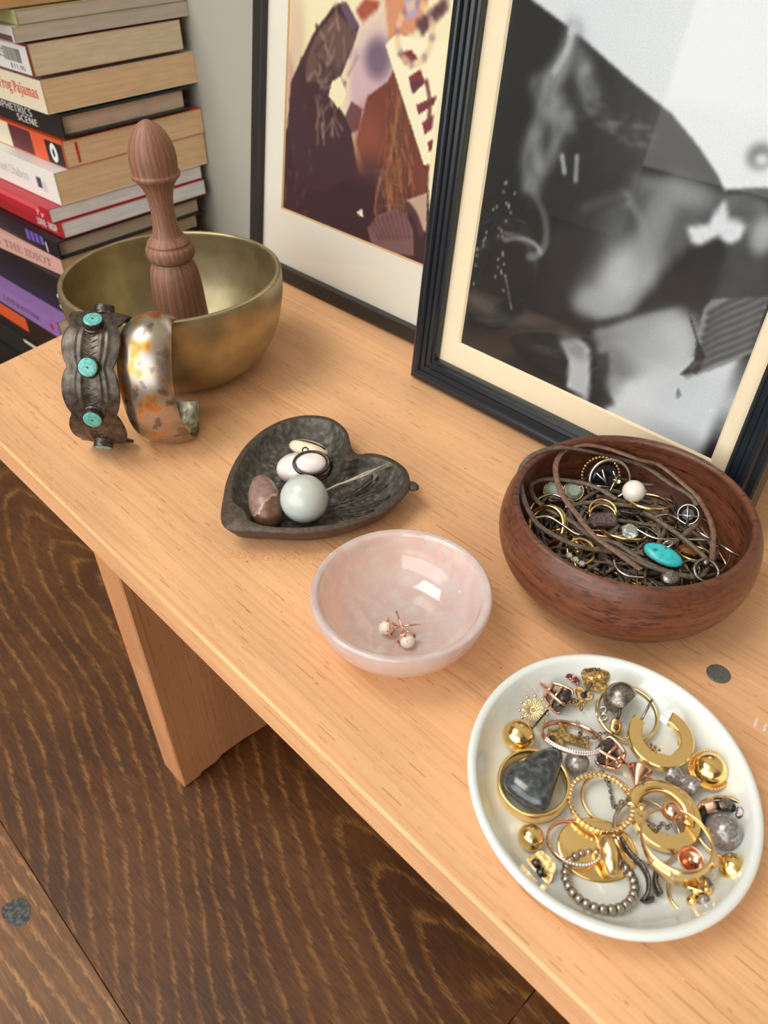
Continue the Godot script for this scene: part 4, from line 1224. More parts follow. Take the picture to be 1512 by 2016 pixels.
func facet(r: float, h: float, n := 8) -> ArrayMesh:   # cut stone, mm, girdle at y = 0
	var rows := []
	for q in [[0.0, -h], [r * 0.5, -h * 0.55], [r, -0.12 * h], [r, 0.05 * h], [r * 0.62, h * 0.42], [0.0, h * 0.42]]:
		var row := []
		for i in n:
			var a := TAU * (i + 0.5) / n
			row.append(v(q[0] * cos(a), q[1], q[0] * sin(a)))
		rows.append(row)
	return gridmesh(rows, true, false, false)

func wooden_bowl():
	var c := Vector3(-0.1042, 0.205, -0.2406)
	bowl("wooden_bowl", [[0, 0.2], [30, 0], [35, 1.0], [43, 6], [49.6, 14.5], [52.2, 24], [51.4, 33], [49.2, 38.4], [47.8, 40.2], [46.2, 40.2], [45.2, 38.6], [46.0, 33], [46.8, 25], [44, 16], [36, 9.5], [20, 7], [0, 6.6]], M.mahogany, "round reddish brown wooden bowl heaped with tangled jewellery", "bowl", c, 4, 80, Basis(Vector3.UP, 0.5))
	# the uncountable tangle underneath
	var tangle := thing("tangled_necklaces", "dark tangle of cords and thin metal strands filling the bottom of the wooden bowl", "jewellery")
	tangle.set_meta("kind", "stuff")
	for pass_ in 3:
		var st := st_new()
		for k in [90, 70, 40][pass_]:
			var h := rng.randf_range(12, 22)
			var R := 40.0 if h > 17 else 33.0
			var a := rng.randf() * TAU
			var d := rng.randf_range(4, R * 0.75)
			var o := Vector2(cos(a), sin(a)) * d
			var b := rng.randf() * TAU
			var rr := rng.randf_range(8, 22)
			var p := []
			for i in 7:
				var t := b + i * rng.randf_range(0.3, 0.6)
				var q := o + Vector2(cos(t), sin(t)) * rr
				q = q.limit_length(R)
				p.append(c + v(q.x, h + rng.randf_range(-1.5, 1.5), q.y))
			tube_into(st, spline(p, 4), [rng.randf_range(0.0006, 0.0011), rng.randf_range(0.0004, 0.0008), rng.randf_range(0.0004, 0.0007)][pass_], false, 6)
		part(tangle, ["cords", "silver_chains", "gold_wires"][pass_], done(st), [M.leather, M.dark_silver, M.old_gold][pass_])
	strap("leather_cord", "brown leather cord in a wide loop over the top of the wooden bowl", [v(-84.9,237,-218.4),v(-97,236,-221.1),v(-109.5,236,-223.2),v(-122.4,237,-228.5),v(-132.1,238,-232.9),v(-140.3,240,-239.3),v(-145.7,241,-246.8),v(-147,242.5,-254.9),v(-142.7,243,-263.3),v(-135.5,241,-270.7),v(-122.7,238,-277.5),v(-115.8,235,-284.3),v(-101.3,233,-281.9),v(-92.6,231,-279.8),v(-81.1,230,-269.6),v(-74.4,229,-258.5),v(-70,228,-249.3)], 0.0013, 0.0006, M.leather_red)
	strap("leather_cord", "dark leather cord hugging the left inner edge of the wooden bowl", [v(-101.4,230,-226.1),v(-109.8,232,-218.3),v(-118.3,233,-215),v(-128.6,235,-213.2),v(-136.3,238,-215),v(-142.6,241,-218.5),v(-149.6,244,-225.5),v(-152.3,245.5,-234.3),v(-151.3,245.5,-243.7),v(-147.2,245,-252),v(-141.6,241,-262.3),v(-133.8,236,-273.3),v(-120.9,233,-281.2),v(-107.2,232,-279.7),v(-97.1,231,-279.7),v(-92,230,-276.8)], 0.0013, 0.0007)
	strap("leather_cord", "dark cord making a low pointed loop at the left of the wooden bowl", [v(-117.6,232,-253.6),v(-129.4,232,-254.1),v(-138.7,232,-250.2),v(-146.7,232,-244.2),v(-149.8,232,-237.9),v(-149.1,231,-234.7),v(-143.4,231,-230.1),v(-134.7,231,-228.3),v(-122.8,232,-228),v(-112.7,232,-226.2),v(-101.8,232,-229.5),v(-88.8,231,-229.6),v(-79.1,230,-232.7),v(-70.8,230,-237.3),v(-69.6,229,-243.1)], 0.0012, 0.0008)
	strap("leather_cord", "straight dark cord running from the pearl to the beads at right", [v(-106.1,230,-257.2),v(-97.3,231,-255.1),v(-86.4,232,-252.1),v(-78.5,232,-249.8),v(-71.7,232,-247.1)], 0.0011, 0.0009)
	strap("leather_cord", "short dark cord passing behind the oval turquoise pendant", [v(-129.7,230,-238.9),v(-124.5,231,-245.4),v(-116.2,231,-251.9),v(-109.6,230,-257.9)], 0.001, 0.0009)
	strap("leather_cord", "dark cord crossing below the round black stone", [v(-88.5,229,-273),v(-86.2,230,-265.3),v(-86.3,230,-258.9),v(-86.7,230,-252.7),v(-87.9,229,-247.3)], 0.0012, 0.0008)
	strap("leather_cord", "thick dark cord curving under the turquoise pendant at the front", [v(-131.3,228,-238.2),v(-120.4,229,-228.9),v(-108.6,230,-227.8),v(-99.1,230,-228.9),v(-87.7,231,-228.2),v(-76.5,231,-232),v(-71,230,-236.2)], 0.0011, 0.0009)
	# silver bar chain
	var o := thing("bar_chain", "row of thin silver bars lying against the right wall of the wooden bowl", "necklace")
	for q in [[v(-98.3,230,-263.7), v(-86.8,230,-262.4)], [v(-85.5,229.5,-262.7), v(-77.1,229.5,-262)], [v(-74.7,229,-262.5), v(-64.9,229,-261.4)]]:
		part(o, "bar", tube([q[0], q[1]], 0.0006, false, 6), M.silver)
	part(o, "link", tube(spline([v(-68.2,228,-261.6),v(-66.4,228,-256.4),v(-65.9,228,-251.4),v(-66.2,228,-247.1)],5), 0.0005), M.grey_silver)
	# pearl ring
	o = thing("pearl_ring", "gold ring with a large round white pearl, in the wooden bowl", "ring", xf(v(-108.5,230,-264.3),Vector3(-0.162,0.951,-0.263),Vector3(0.926,0,-0.377)))
	part(o, "shank", hoop(9.0, 0.6, 0.8, 36), M.gold)
	part(o, "pearl", ball(4.9, 1.0, 32), M.pearl, at(v(-6.4, 4.2, 2.6)))
	part(o, "prong", tube(spline([v(-4.5, 1, 0.5), v(-2.5, 3.0, 1.2), v(-1.4, 5.4, 1.9)], 4), 0.0006), M.gold)
	# turquoise pendant
	o = thing("turquoise_pendant", "oval bright turquoise pendant in a dark setting, in the wooden bowl", "pendant", xf(v(-85.2,232,-236.7),Vector3(0.132,0.978,0.161),Vector3(0.986,0,-0.169)))
	var oval := func(r): return r.map(func(q): return q * Vector3(1, 1, 0.56))
	part(o, "setting", gridmesh(lathe_rows(smooth_profile([[0, -2.2], [6.5, -2.2], [8.0, -1.2], [8.3, 0.4], [7.9, 0.7], [0, 0.7]], 3), 36).map(oval), true), M.dark_silver)
	part(o, "turquoise", gridmesh(lathe_rows(smooth_profile([[7.9, 0.3], [7.6, 1.0], [6.0, 1.9], [3.0, 2.4], [0, 2.5]], 4), 36).map(oval), true), M.turquoise_blue)
	part(o, "bail", hoop(1.8, 0.5), M.silver, Transform3D(Basis(Vector3(0, 0, 1), 0.6), v(-0.6, 0.8, -5.6)))
	# black pronged stones with rings round them
	o = thing("black_stone_ring", "silver ring standing behind a black stone with silver claws", "ring", xf(v(-127.5,232,-263.2),Vector3(0.593,0.469,0.654),Vector3(0.701,0,-0.713)))
	part(o, "shank", hoop(8.8, 0.75, 1.0, 40), M.silver)
	part(o, "stone", facet(7.2, 3.2, 12), mat(c8(18, 18, 24), 0.12), at(v(-2.4, -2.2, 0.6)))
	var cl := st_new()
	for q in [[-6, -3, -1, 2], [-3.5, -4.6, -1.5, 2.4], [-7.2, 2.6, 0.5, 3.4], [1.2, -4, 2.4, -0.8]]:
		tube_into(cl, [v(q[0], 0.6, q[1]), v(q[2], 0.9, q[3])], 0.0005, false, 6)
	part(o, "claws", done(cl), M.silver)
	o = thing("beaded_ring", "gold beaded ring standing half hidden behind the silver ring and black stone", "ring", xf(v(-132.6,231,-264),Vector3(0.567,0.5,0.655),Vector3(0.701,0,-0.713)))
	var bd := st_new()
	for k in 34:
		var a := TAU * k / 34
		box_into(bd, v(8.2 * cos(a) - 0.6, -1.0, 8.2 * sin(a) - 0.6), v(8.2 * cos(a) + 0.6, 1.0, 8.2 * sin(a) + 0.6), 0.0002)
	part(o, "beads", done(bd), M.old_gold)
	o = thing("black_stud", "small round black stone in a silver cross setting, against the bowl wall", "earring", xf(v(-90.5,233,-265.3),Vector3(0.197,0.574,0.795),Vector3(0.805,0,-0.594)))
	part(o, "stone", facet(4.0, 2.4, 12), mat(c8(18, 18, 22), 0.12))
	part(o, "rim", hoop(4.1, 0.35), M.silver)
	var cr := st_new()
	tube_into(cr, [v(-4, 1.3, 0.5), v(4, 1.3, 0.5)], 0.00045, false, 6)
	tube_into(cr, [v(-0.4, 1.5, -3.6), v(0.2, 1.5, 4.4)], 0.00045, false, 6)
	part(o, "cross_bars", done(cr), M.silver)
	o = thing("post_earring", "tiny gold earring post with a clutch beside the silver ring", "earring", along(v(-123.9,229,-257.9), v(-125.3,234,-265.9)))
	part(o, "post", tube([v(0, 0, 0), v(0, 9.6, 0)], 0.0004), M.pale_gold)
	part(o, "clutch", hoop(1.2, 0.4), M.pale_gold, at(v(0, 6.6, 0)))
	part(o, "tab", box(v(1.4, 1.6, 0.5), 0.0001), M.pale_gold, at(v(1.6, 6.0, 0)))
	# gold rings with a purple stone
	o = thing("purple_stone_ring", "double gold ring with a rough mauve stone, centre left of the wooden bowl", "ring", xf(v(-118,229,-244.4),Vector3(0.191,0.94,0.284),Vector3(0.733,0,-0.68)))
	part(o, "band", hoop(5.6, 0.5, 0.5, 26, PI * 0.95, TAU * 1.03), M.gold, at(v(0, 1.0, -1.0)))
	part(o, "band", hoop(5.4, 0.5, 0.5, 26, PI * 0.95, TAU * 1.03), M.gold, at(v(0, 0.2, 1.0)))
	part(o, "stone", prism(rect(-0.0056, 0.0006, 0.0056, 0.0066, 0.0012), -0.002, 0.0026, 0.0008), M.purple_stone)
	# pale crystals in gold
	o = thing("crystal_earring", "two pale cut crystals in gold settings beneath the loop of leather cord", "earring", xf(v(-139.6,228,-246.7),Vector3(0.152,0.966,0.21),Vector3(0.701,0,-0.713)))
	for s in [-1, 1]:
		part(o, "crystal", facet(4.2, 3.4, 8), mat(c8(176, 186, 170), 0.05, 0.3), Transform3D(Basis(Vector3(1, 0, 0), 0.5), v(4.4 * s, 0, 0)))
		part(o, "setting", hoop(4.4, 0.5), M.old_gold, Transform3D(Basis(Vector3(1, 0, 0), 0.5), v(4.4 * s, -0.3, 0)))
	solo("ribbed_ring", "ridged gold ring tucked under cords at the left of the wooden bowl", "ring", tube(ring_path(8, 40), 0.0014, true, 8, 0.0028, Vector3.UP), M.gold, xf(v(-131.6,226,-224.6),Vector3(-0.068,0.643,0.763),Vector3(0.995,0,0.104)))
	o = thing("crystal_ring", "gold ring set with clear crystals at the front left of the wooden bowl", "ring", xf(v(-111.7,227,-219.7),Vector3(0.34,0.866,0.366),Vector3(0.995,0,-0.098)))
	part(o, "band", band(4.8, 5.9, 2.2), M.gold)
	for k in 3:
		part(o, "crystal", facet(1.5, 1.4, 6), M.pave, at(v(3.0 * (k - 1), 2.8, 4.6)))
	solo("gold_link", "small bent gold link below the two leather cords", "jewellery", wire([v(-117,230,-221.4),v(-114.2,230,-220.3),v(-112.4,230,-217),v(-110.6,230,-216.3)], 0.0009), M.gold)
	solo("clear_crystal", "clear pointed crystal near the middle of the wooden bowl", "crystal", facet(3.6, 3.4, 6), M.crystal, xf(v(-103.2,230,-242.1),Vector3(0.271,0.906,0.324),Vector3(0.701,0,-0.713)))
	solo("gold_bangle_ring", "thin gold ring lying under the clear crystal", "ring", hoop(9.5, 0.55, 0.8), M.gold, xf(v(-106.9,226,-243.8),Vector3(-0.199,0.914,-0.355),Vector3(0.945,0,-0.327)))
	solo("gold_bangle_ring", "thin gold ring below the purple stone, partly under cords", "ring", hoop(9.0, 0.5, 0.7), M.gold, xf(v(-114.4,224,-242.1),Vector3(-0.226,0.94,-0.257),Vector3(0.945,0,-0.328)))
	o = thing("amber_ring", "gold ring with a brown amber stone right of turquoise pendant", "ring", xf(v(-78.9,227,-252.2),Vector3(-0.126,0.966,-0.226),Vector3(0.701,0,-0.714)))
	part(o, "band", hoop(6.6, 0.6, 0.9), M.old_gold)
	part(o, "stone", facet(4.6, 3.0, 10), M.amber, at(v(-1.6, 1.4, -1.0)))
	solo("split_ring", "grey metal ring near the front right edge of the wooden bowl", "ring", hoop(4.6, 0.75), M.grey_silver, xf(v(-68.8,232,-241.2),Vector3(0.295,0.906,0.303),Vector3(0.7,0,-0.714)))
	solo("split_ring", "dark thin ring left of the grey metal ring at the bowl's front", "ring", hoop(3.6, 0.5), M.dark_silver, xf(v(-74.1,231,-238.4),Vector3(0.136,0.866,0.481),Vector3(0.701,0,-0.714)))
	solo("bead", "small pale metal bead at the end of the straight dark cord", "bead", ball(1.6, 0.9, 14), M.grey_silver, at(v(-70.8,233,-244.1)))
	solo("metal_pebble", "flat grey metal nugget at the front edge inside the wooden bowl", "jewellery", ball(4.0, 0.5, 16), M.grey_silver, xf(v(-77.3,230,-229.9),Vector3(0.088,0.985,0.15),Vector3(0.978,0,-0.21)))
	for q in [["silver wire arch rising at the left side of the wooden bowl", [v(-140.9,230,-223.6),v(-142.7,230,-232),v(-140.7,230,-238.5),v(-135.3,230,-239.6),v(-130.6,230,-235.6)]], ["silver wire running from the left edge towards the crossed cords", [v(-135.5,231,-219.5),v(-131.7,231,-224.3),v(-124.4,231,-224.3),v(-117.9,231,-223.8),v(-114.9,231,-226)]], ["bent silver wire in front of the turquoise pendant", [v(-98.9,229,-223.8),v(-95.2,229,-220.3),v(-90,229,-219.9),v(-84.8,229,-223.6)]], ["pale wire curving past the black stud", [v(-101.7,229,-257.2),v(-99,229,-263.2),v(-96,229,-264.8),v(-90.8,229,-263.6)]], ["thin wire under the straight dark cord", [v(-104.7,228,-247.4),v(-94.4,228,-248),v(-86.7,228,-254.9),v(-77.6,228,-263.3)]]]:
		solo("silver_wire", q[0], "jewellery", tube(spline(q[1], 6), 0.0006), M.silver)

# ---------------------------------------------------------------- white dish of jewellery
func basket_stud(o: Node3D):
	var st := st_new()
	for lv in [[2.6, 0.3], [3.7, 3.0]]:
		var p := []
		for k in 4:
			var a := TAU * k / 4 + PI / 4
			p.append(v(lv[0] * cos(a), lv[1], lv[0] * sin(a)))
		for k in 4:
			tube_into(st, [p[k], p[(k + 1) % 4]], 0.0005, false, 6)
	part(o, "basket", done(st), M.rose)
	for k in 4:
		var a := TAU * k / 4 + PI / 4
		part(o, "prong", tube(spline([v(0.6 * cos(a), -0.2, 0.6 * sin(a)), v(2.6 * cos(a), 0.3, 2.6 * sin(a)), v(3.8 * cos(a), 3.2, 3.8 * sin(a)), v(4.2 * cos(a), 5.6, 4.2 * sin(a)), v(3.4 * cos(a), 6.5, 3.4 * sin(a))], 4), 0.00055), M.rose)
	part(o, "stone", facet(4.1, 4.2, 8), M.smoky, at(v(0, 5.2, 0)))
	part(o, "post", tube([v(0, 0, 0), v(0, -9.5, 0)], 0.0004), M.rose)

func butterfly(o: Node3D, m: Material, m2: Material, r := 3.3):
	var rows := []
	for q in [[0.0, -0.25], [r, -0.25], [r, 0.1], [0.0, 0.2]]:
		var row := []
		for i in 40:
			var a := TAU * i / 40
			var k := 1.0 + (0.07 * cos(a * 5) if q[0] > 0 else 0.0)
			row.append(v(q[0] * k * cos(a), q[1], q[0] * k * sin(a)))
		rows.append(row)
	part(o, "disc", gridmesh(rows, true, false, false), m)
	for s in [-1, 1]:
		var p := []
		for i in 12:
			var a := -0.6 + i * 0.42
			var rr := 1.5 - 0.035 * i
			p.append(v(s * (1.55 - rr * cos(a) * 0.9), 1.6 + rr * sin(a), 0))
		part(o, "scroll", tube(p, 0.00028, false, 6, 0.0011, Vector3.BACK), m2)

func chain_mesh(pts: Array, pitch: float) -> ArrayMesh:
	var st := st_new()
	var p := spline(pts, 8)
	var acc := 0.0
	var k := 0
	for i in p.size() - 1:
		var l: float = p[i].distance_to(p[i + 1])
		while acc < l:
			var q: Vector3 = p[i].lerp(p[i + 1], acc / l)
			var d: Vector3 = (p[i + 1] - p[i]).normalized()
			var n := d.cross(Vector3.UP).normalized() if k % 2 else Vector3.UP
			var t := xf(q, n.rotated(d, 0.5), d)
			var loop := []
			for j in 8:
				loop.append(t * (Vector3(cos(TAU * j / 8) * 0.00095, 0, sin(TAU * j / 8) * 0.0006)))
			tube_into(st, loop, 0.0002, true, 5)
			acc += pitch
			k += 1
		acc -= l
	return done(st)

func c_hoop(ri: float, ro: float, t: float, gap: float) -> ArrayMesh:   # flat open hoop, gap towards -z, mm
	var poly := []
	for i in 49:
		var a := -PI / 2 + deg_to_rad(gap) + (TAU - 2 * deg_to_rad(gap)) * i / 48
		poly.append(Vector2(ro * cos(a), ro * sin(a)) * 0.001)
	for i in 49:
		var a := -PI / 2 - deg_to_rad(gap) - (TAU - 2 * deg_to_rad(gap)) * i / 48
		poly.append(Vector2(ri * cos(a), ri * sin(a)) * 0.001)
	return prism(poly, 0, t * 0.001, 0.0003)

func pave_into(st: SurfaceTool, r: float, y: float, a0: float, a1: float, n: int, s: float):
	for i in n:
		var a := lerpf(a0, a1, (i + 0.5) / n)
		ball_into(st, v(r * cos(a), y, r * sin(a)), s, 6)

func jewellery_dish():
	var prof := [[0, 0.2], [26, 0], [32, 0.3], [38, 2.0], [43.5, 6.2], [46.8, 10.6], [47.9, 13.0], [47.7, 14.2], [46.6, 14.8], [45.2, 14.4], [44.2, 13.0], [42.2, 9.4], [39.6, 6.2], [36, 4.2], [30, 3.4], [14, 3.2], [0, 3.2]]
	bowl("jewellery_dish", prof, M.porcelain, "shallow glossy white dish filled with gold and silver jewellery", "dish", Vector3(-0.0479, 0.205, -0.1478), 4, 96, Basis(Vector3.UP, deg_to_rad(45.9)).scaled_local(Vector3(0.962, 1, 1.045)))
	var o: Node3D
	# --- upper left
	o = thing("ball_stud", "large polished gold ball stud at the left edge of the white dish", "earring", at(v(-79.7,214.2,-141.3)))
	part(o, "ball", ball(5.6, 0.97, 36), M.gold)
	part(o, "post", tube([v(2.5, 3.2, -4.0), v(-79,214,-157.1) - v(-79.7,214.2,-141.3)], 0.0004), M.dark_silver)
	o = thing("flower_stud", "lacy pale gold flower stud behind the large gold ball", "earring", xf(v(-82.5,214,-153.5),Vector3(0.206,0.819,0.535),Vector3(0.906,0,-0.423)) * at(Vector3.ZERO, Basis.from_scale(Vector3.ONE * 1.15)))
	var fl := st_new()
	var fb := st_new()
	for k in 11:
		var a := TAU * k / 11
		tube_into(fl, spline([v(0.8 * cos(a), 0, 0.8 * sin(a)), v(2.4 * cos(a - 0.14), 0.5, 2.4 * sin(a - 0.14)), v(3.7 * cos(a), 0.4, 3.7 * sin(a)), v(2.4 * cos(a + 0.14), 0.5, 2.4 * sin(a + 0.14)), v(0.8 * cos(a), 0, 0.8 * sin(a))], 3), 0.00026, false, 5)
		ball_into(fb, v(4.3 * cos(a), 0.5, 4.3 * sin(a)), 0.62)
		ball_into(fb, v(3.1 * cos(a + 0.28), 0.9, 3.1 * sin(a + 0.28)), 0.36)
	part(o, "petals", done(fl), M.pale_gold)
	part(o, "beads", done(fb), M.pale_gold)
	part(o, "eye", hoop(0.9, 0.4), M.pale_gold)
	o = thing("stone_stud", "rose gold claw stud with a smoky square stone, post towards the dish rim", "earring", along(v(-84.3,213.5,-164.7), v(-77.1,212.4,-165.3)) * at(Vector3.ZERO, Basis.from_scale(Vector3.ONE * 1.18)))
	basket_stud(o)
	o = thing("garnet_stud", "tiny rose gold stud with two red stones near the back rim", "earring", xf(v(-81.5,213,-175.3),Vector3(0.241,0.94,0.243),Vector3(0.99,0,-0.139)))
	for s in [-1, 1]:
		part(o, "garnet", facet(1.3, 1.2, 8), M.garnet, at(v(1.5 * s, 1.0, 0)))
		var pr := st_new()
		for k in 4:
			var a := TAU * k / 4 + 0.7
			tube_into(pr, [v(1.5 * s + 1.4 * cos(a), -0.8, 1.4 * sin(a)), v(1.5 * s + 1.3 * cos(a), 1.6, 1.3 * sin(a))], 0.00035, false, 6)
		part(o, "claws", done(pr), M.rose)
	o = thing("earring_back", "gold clutch earring back with stamped lettering on its disc", "earring back", xf(v(-75.3,214.5,-180.7),Vector3(0.39,0.788,0.476),Vector3(0.473,0,-0.881)))
	butterfly(o, M.old_gold, M.gold, 5.0)
	lettering(o, "stamp", "14KGF", 0.0056, 0.0016, M.black, Transform3D(Basis(Vector3(1, 0, 0), PI / 2), v(0, -0.27, 1.9)), "Droid Sans", 700)
	lettering(o, "stamp", "14KGF", 0.0056, 0.0016, M.black, Transform3D(Basis(Vector3(1, 0, 0), -PI / 2), v(0, 0.24, -2.9)), "Droid Sans", 700)
	o = thing("heart_stud", "small hollow gold heart stud between the smoky stud and the gold hoop", "earring", xf(v(-74.1,213,-172.1),Vector3(0.22,0.866,0.449),Vector3(0.981,0,-0.196)))
	var hp := []
	for i in 32:
		var t := TAU * i / 32
		hp.append(Vector2(16 * pow(sin(t), 3), -(13 * cos(t) - 5 * cos(2 * t) - 2 * cos(3 * t) - cos(4 * t))) * 0.00022)
	part(o, "heart", prism(hp, -0.0007, 0.0007, 0.0003), M.old_gold)
	part(o, "socket", ball(1.2, 0.4, 14), M.black, at(v(0, 0.6, 0)))
	part(o, "post", tube([v(0, 0.5, 0), v(-73.3,216,-177.1) - v(-74.1,213,-172.1)], 0.0004), M.dark_silver)
	o = thing("nugget_stud", "crumbly textured gold nugget below the heart stud", "earring", at(v(-74.7,211.2,-168.7)))
	var ng := st_new()
	for k in 26:
		ball_into(ng, v(rng.randfn(0, 2.2), rng.randfn(0, 0.7), rng.randfn(0, 1.2)), rng.randf_range(0.4, 0.8))
	part(o, "grains", done(ng), M.old_gold)
	# --- hoops at the top
	solo("hoop_earring", "thin flat pale gold hoop lying under the dark silver dome", "earring", tube(ring_path(10.5, 56), 0.00075, true, 8, 0.0013, Vector3.UP), M.pale_gold, xf(v(-59.1,212,-177.3),Vector3(0.134,0.985,0.11),Vector3(0.7,0,-0.714)))
	o = thing("dome_earring", "hollow dark silver half dome with a gold disc inside, on the thin hoop", "earring", xf(v(-62.6,216,-178),Vector3(0.927,-0.375,-0.002),Vector3(-0.41,0,-0.912)))
	part(o, "dome", lathe(smooth_profile([[5.2, 1.8], [5.5, 1.7], [5.8, 0.6], [6.0, -0.8], [5.6, -2.9], [4.2, -4.9], [2.2, -6.0], [0, -6.3]].map(func(q): return [q[0], q[1]]), 3), 36), M.grey_silver)
	part(o, "hollow", lathe(smooth_profile([[0, -2.2], [3.0, -2.0], [5.0, -1.0], [5.3, 1.7]], 3), 36), M.dark_silver)
	part(o, "gold_disc", ball(2.6, 0.35, 20), M.old_gold, at(v(0.6, -0.9, 0.6)))
	o = thing("leaf_stud", "small dark gold leaf stud hanging inside the thin hoop", "earring", xf(v(-58.6,213,-169.3),Vector3(0.307,0.866,0.394),Vector3(0.85,0,-0.527)))
	part(o, "leaf", ball(2.6, 0.35, 20), M.old_gold, Transform3D(Basis().scaled(Vector3(0.85, 1, 1.3)), Vector3.ZERO))
	part(o, "stem", wire([v(0, 0.4, -2.6), v(0.4, 1.6, -4.2), v(0.2, 2.2, -6.0)], 0.0006), M.dark_silver)
	part(o, "stone", ball(1.0, 0.7, 14), M.smoky, at(v(0, 0.9, 0.4)))
	o = thing("earring_back", "silver butterfly earring back inside the left edge of the thin hoop", "earring back", xf(v(-65.6,212,-169.7),Vector3(0.689,0.469,-0.552),Vector3(0.748,0,0.663)))
	butterfly(o, M.silver, M.silver, 3.0)
	o = thing("c_hoop_earring", "thick flat polished gold open hoop, the upper one, with grey post", "earring", xf(v(-44.8,214.5,-173.8),Vector3(0.107,0.988,0.114),Vector3(0.658,0,-0.753)), "pair of thick flat gold hoops")
	part(o, "hoop", c_hoop(6.5, 10.9, 3.2, 37), M.gold)
	part(o, "post", tube([v(-5.0, 2.2, -6.6), v(-0.2, 5.5, -12.6)], 0.00048), M.grey_silver)
	var second := o
	o = thing("dome_stud", "large gold dome in a beaded setting at the right of the white dish", "earring", xf(v(-27.3,212.5,-177.2),Vector3(0.016,0.978,0.207),Vector3(0.7,0,-0.715)))
	part(o, "setting", lathe(smooth_profile([[0, -3.6], [4.6, -3.4], [6.2, -1.6], [6.9, 0.2], [6.6, 0.8], [5.9, 0.6], [5.6, 0.4]], 3), 40), M.gold_soft)
	part(o, "dome", lathe(smooth_profile([[5.7, 0.3], [5.5, 1.9], [4.4, 4.0], [2.4, 5.4], [0, 5.8]], 4), 40), M.gold)
	var be := st_new()
	for k in 44:
		ball_into(be, v(6.6 * cos(TAU * k / 44), 0.7, 6.6 * sin(TAU * k / 44)), 0.42, 6)
	part(o, "beading", done(be), M.gold_soft)
	o = thing("beaded_stud", "cluster of tiny gold beads seen through the thick gold hoop", "earring", at(v(-45.5,210.6,-172.2)))
	var bs := st_new()
	for k in 9:
		ball_into(bs, v(-2.0 + 0.52 * k, 0.4 * (k % 3), 0.9 * sin(k * 2.1)), 0.62)
	part(o, "beads", done(bs), M.old_gold)
	# --- left and centre
	o = thing("pave_ring", "rose gold ring with sparkling front, tilted, beside the large gold ball", "ring", xf(v(-66.3,214.5,-153.6),Vector3(-0.201,0.906,-0.372),Vector3(0.834,0,-0.551)))
	part(o, "band", tube(ring_path(10.2, 56, 0, TAU, 9.2), 0.0006, true, 8, 0.0011, Vector3.UP), M.rose)
	var pv := st_new()
	pave_into(pv, 10.4, 0.7, 0.5, 2.6, 26, 0.5)
	pave_into(pv, 10.7, 0.0, 0.5, 2.6, 26, 0.5)
	part(o, "small_stones", done(pv), M.pave, Transform3D(Basis().scaled(Vector3(1, 1, 0.9)), Vector3.ZERO))
	o = thing("cross_pendant", "granular gold cross lying inside the rose gold ring", "pendant", xf(v(-70.7,210,-153.9),Vector3(0.041,0.998,0.056),Vector3(0.893,0,-0.45)))
	var arm := 0.0016
	part(o, "cross", prism([Vector2(-0.0045, -arm), Vector2(-0.0012, -arm), Vector2(-0.0012, -0.0048), Vector2(0.0016, -0.0048), Vector2(0.0016, -arm), Vector2(0.0098, -arm), Vector2(0.0098, arm * 0.9), Vector2(0.0016, arm * 0.9), Vector2(0.0016, 0.0042), Vector2(-0.0012, 0.0042), Vector2(-0.0012, arm * 0.9), Vector2(-0.0045, arm * 0.9)], 0, 0.0014, 0.0003), M.old_gold)
	solo("fine_chain", "fine silver chain trailing over the rose gold ring and its cross", "chain", chain_mesh([v(-67.2,218,-157.4),v(-65.6,216,-157.5),v(-65.5,212,-157.9),v(-64,211,-159),v(-61.6,212,-160.8),v(-60.2,214,-162.6),v(-58.1,214,-164.2),v(-56.8,214,-164.4)], 0.0012), M.grey_silver)
	o = thing("signet_ring", "wide plain gold ring holding a pear shaped dark blue green stone", "ring", xf(v(-65.3,209,-131.3),Vector3(0.022,0.995,0.102),Vector3(0.738,0,-0.675)))
	part(o, "band", band(10.6, 11.8, 6.4, 64), M.gold)
	var sp := spline([v(-75.7,205,-129.3),v(-76.6,205,-133.1),v(-75.3,205,-140.2),v(-72.3,205,-148.1),v(-69.1,205,-151.5),v(-66.4,205,-151),v(-63.6,205,-145.5),v(-60.5,205,-138.1),v(-58.1,205,-131.2),v(-60.2,205,-128.5),v(-64.6,205,-126.5),v(-69.9,205,-126.1),v(-73.4,205,-127)], 3, true)
	var cc := Vector3.ZERO
	for q in sp:
		cc += q
	cc /= sp.size()
	var sr := []
	sp.reverse()
	for lv in [[0.0, 0.0], [0.8, 0.0], [0.97, 1.2], [1.0, 2.6], [0.95, 4.2], [0.82, 5.6], [0.6, 6.6], [0.32, 7.2], [0.0, 7.4]]:
		var r := []
		for q in sp:
			r.append((q - cc) * lv[0] * 0.95 + v(0, lv[1], 0))
		sr.append(r)
	part(o, "stone", gridmesh(sr, true), M.dark_stone, o.transform.affine_inverse() * at(v(-65.7,213,-131.4)))
	solo("grey_pearl", "small dark grey pearl just right of the dark stone ring", "pearl", ball(4.1, 0.95, 26), M.grey_pearl, at(v(-59.8,213,-147.7)))
	o = thing("stone_stud", "rose gold claw stud with a smoky square stone, below the thin hoop", "earring", along(v(-49.6,214,-158.3), v(-57,213,-158.2)) * at(Vector3.ZERO, Basis.from_scale(Vector3.ONE * 1.18)))
	basket_stud(o)
	solo("cone_bead", "plain polished rose gold cone pointing towards the front of the dish", "bead", lathe(smooth_profile([[0, 0], [3.6, 0.1], [3.95, 0.5], [3.6, 1.4], [2.0, 4.2], [0.5, 6.5], [0, 6.8]], 3), 32), M.rose, along(v(-43.5,213.5,-160.6), v(-41.2,213,-154.3)))
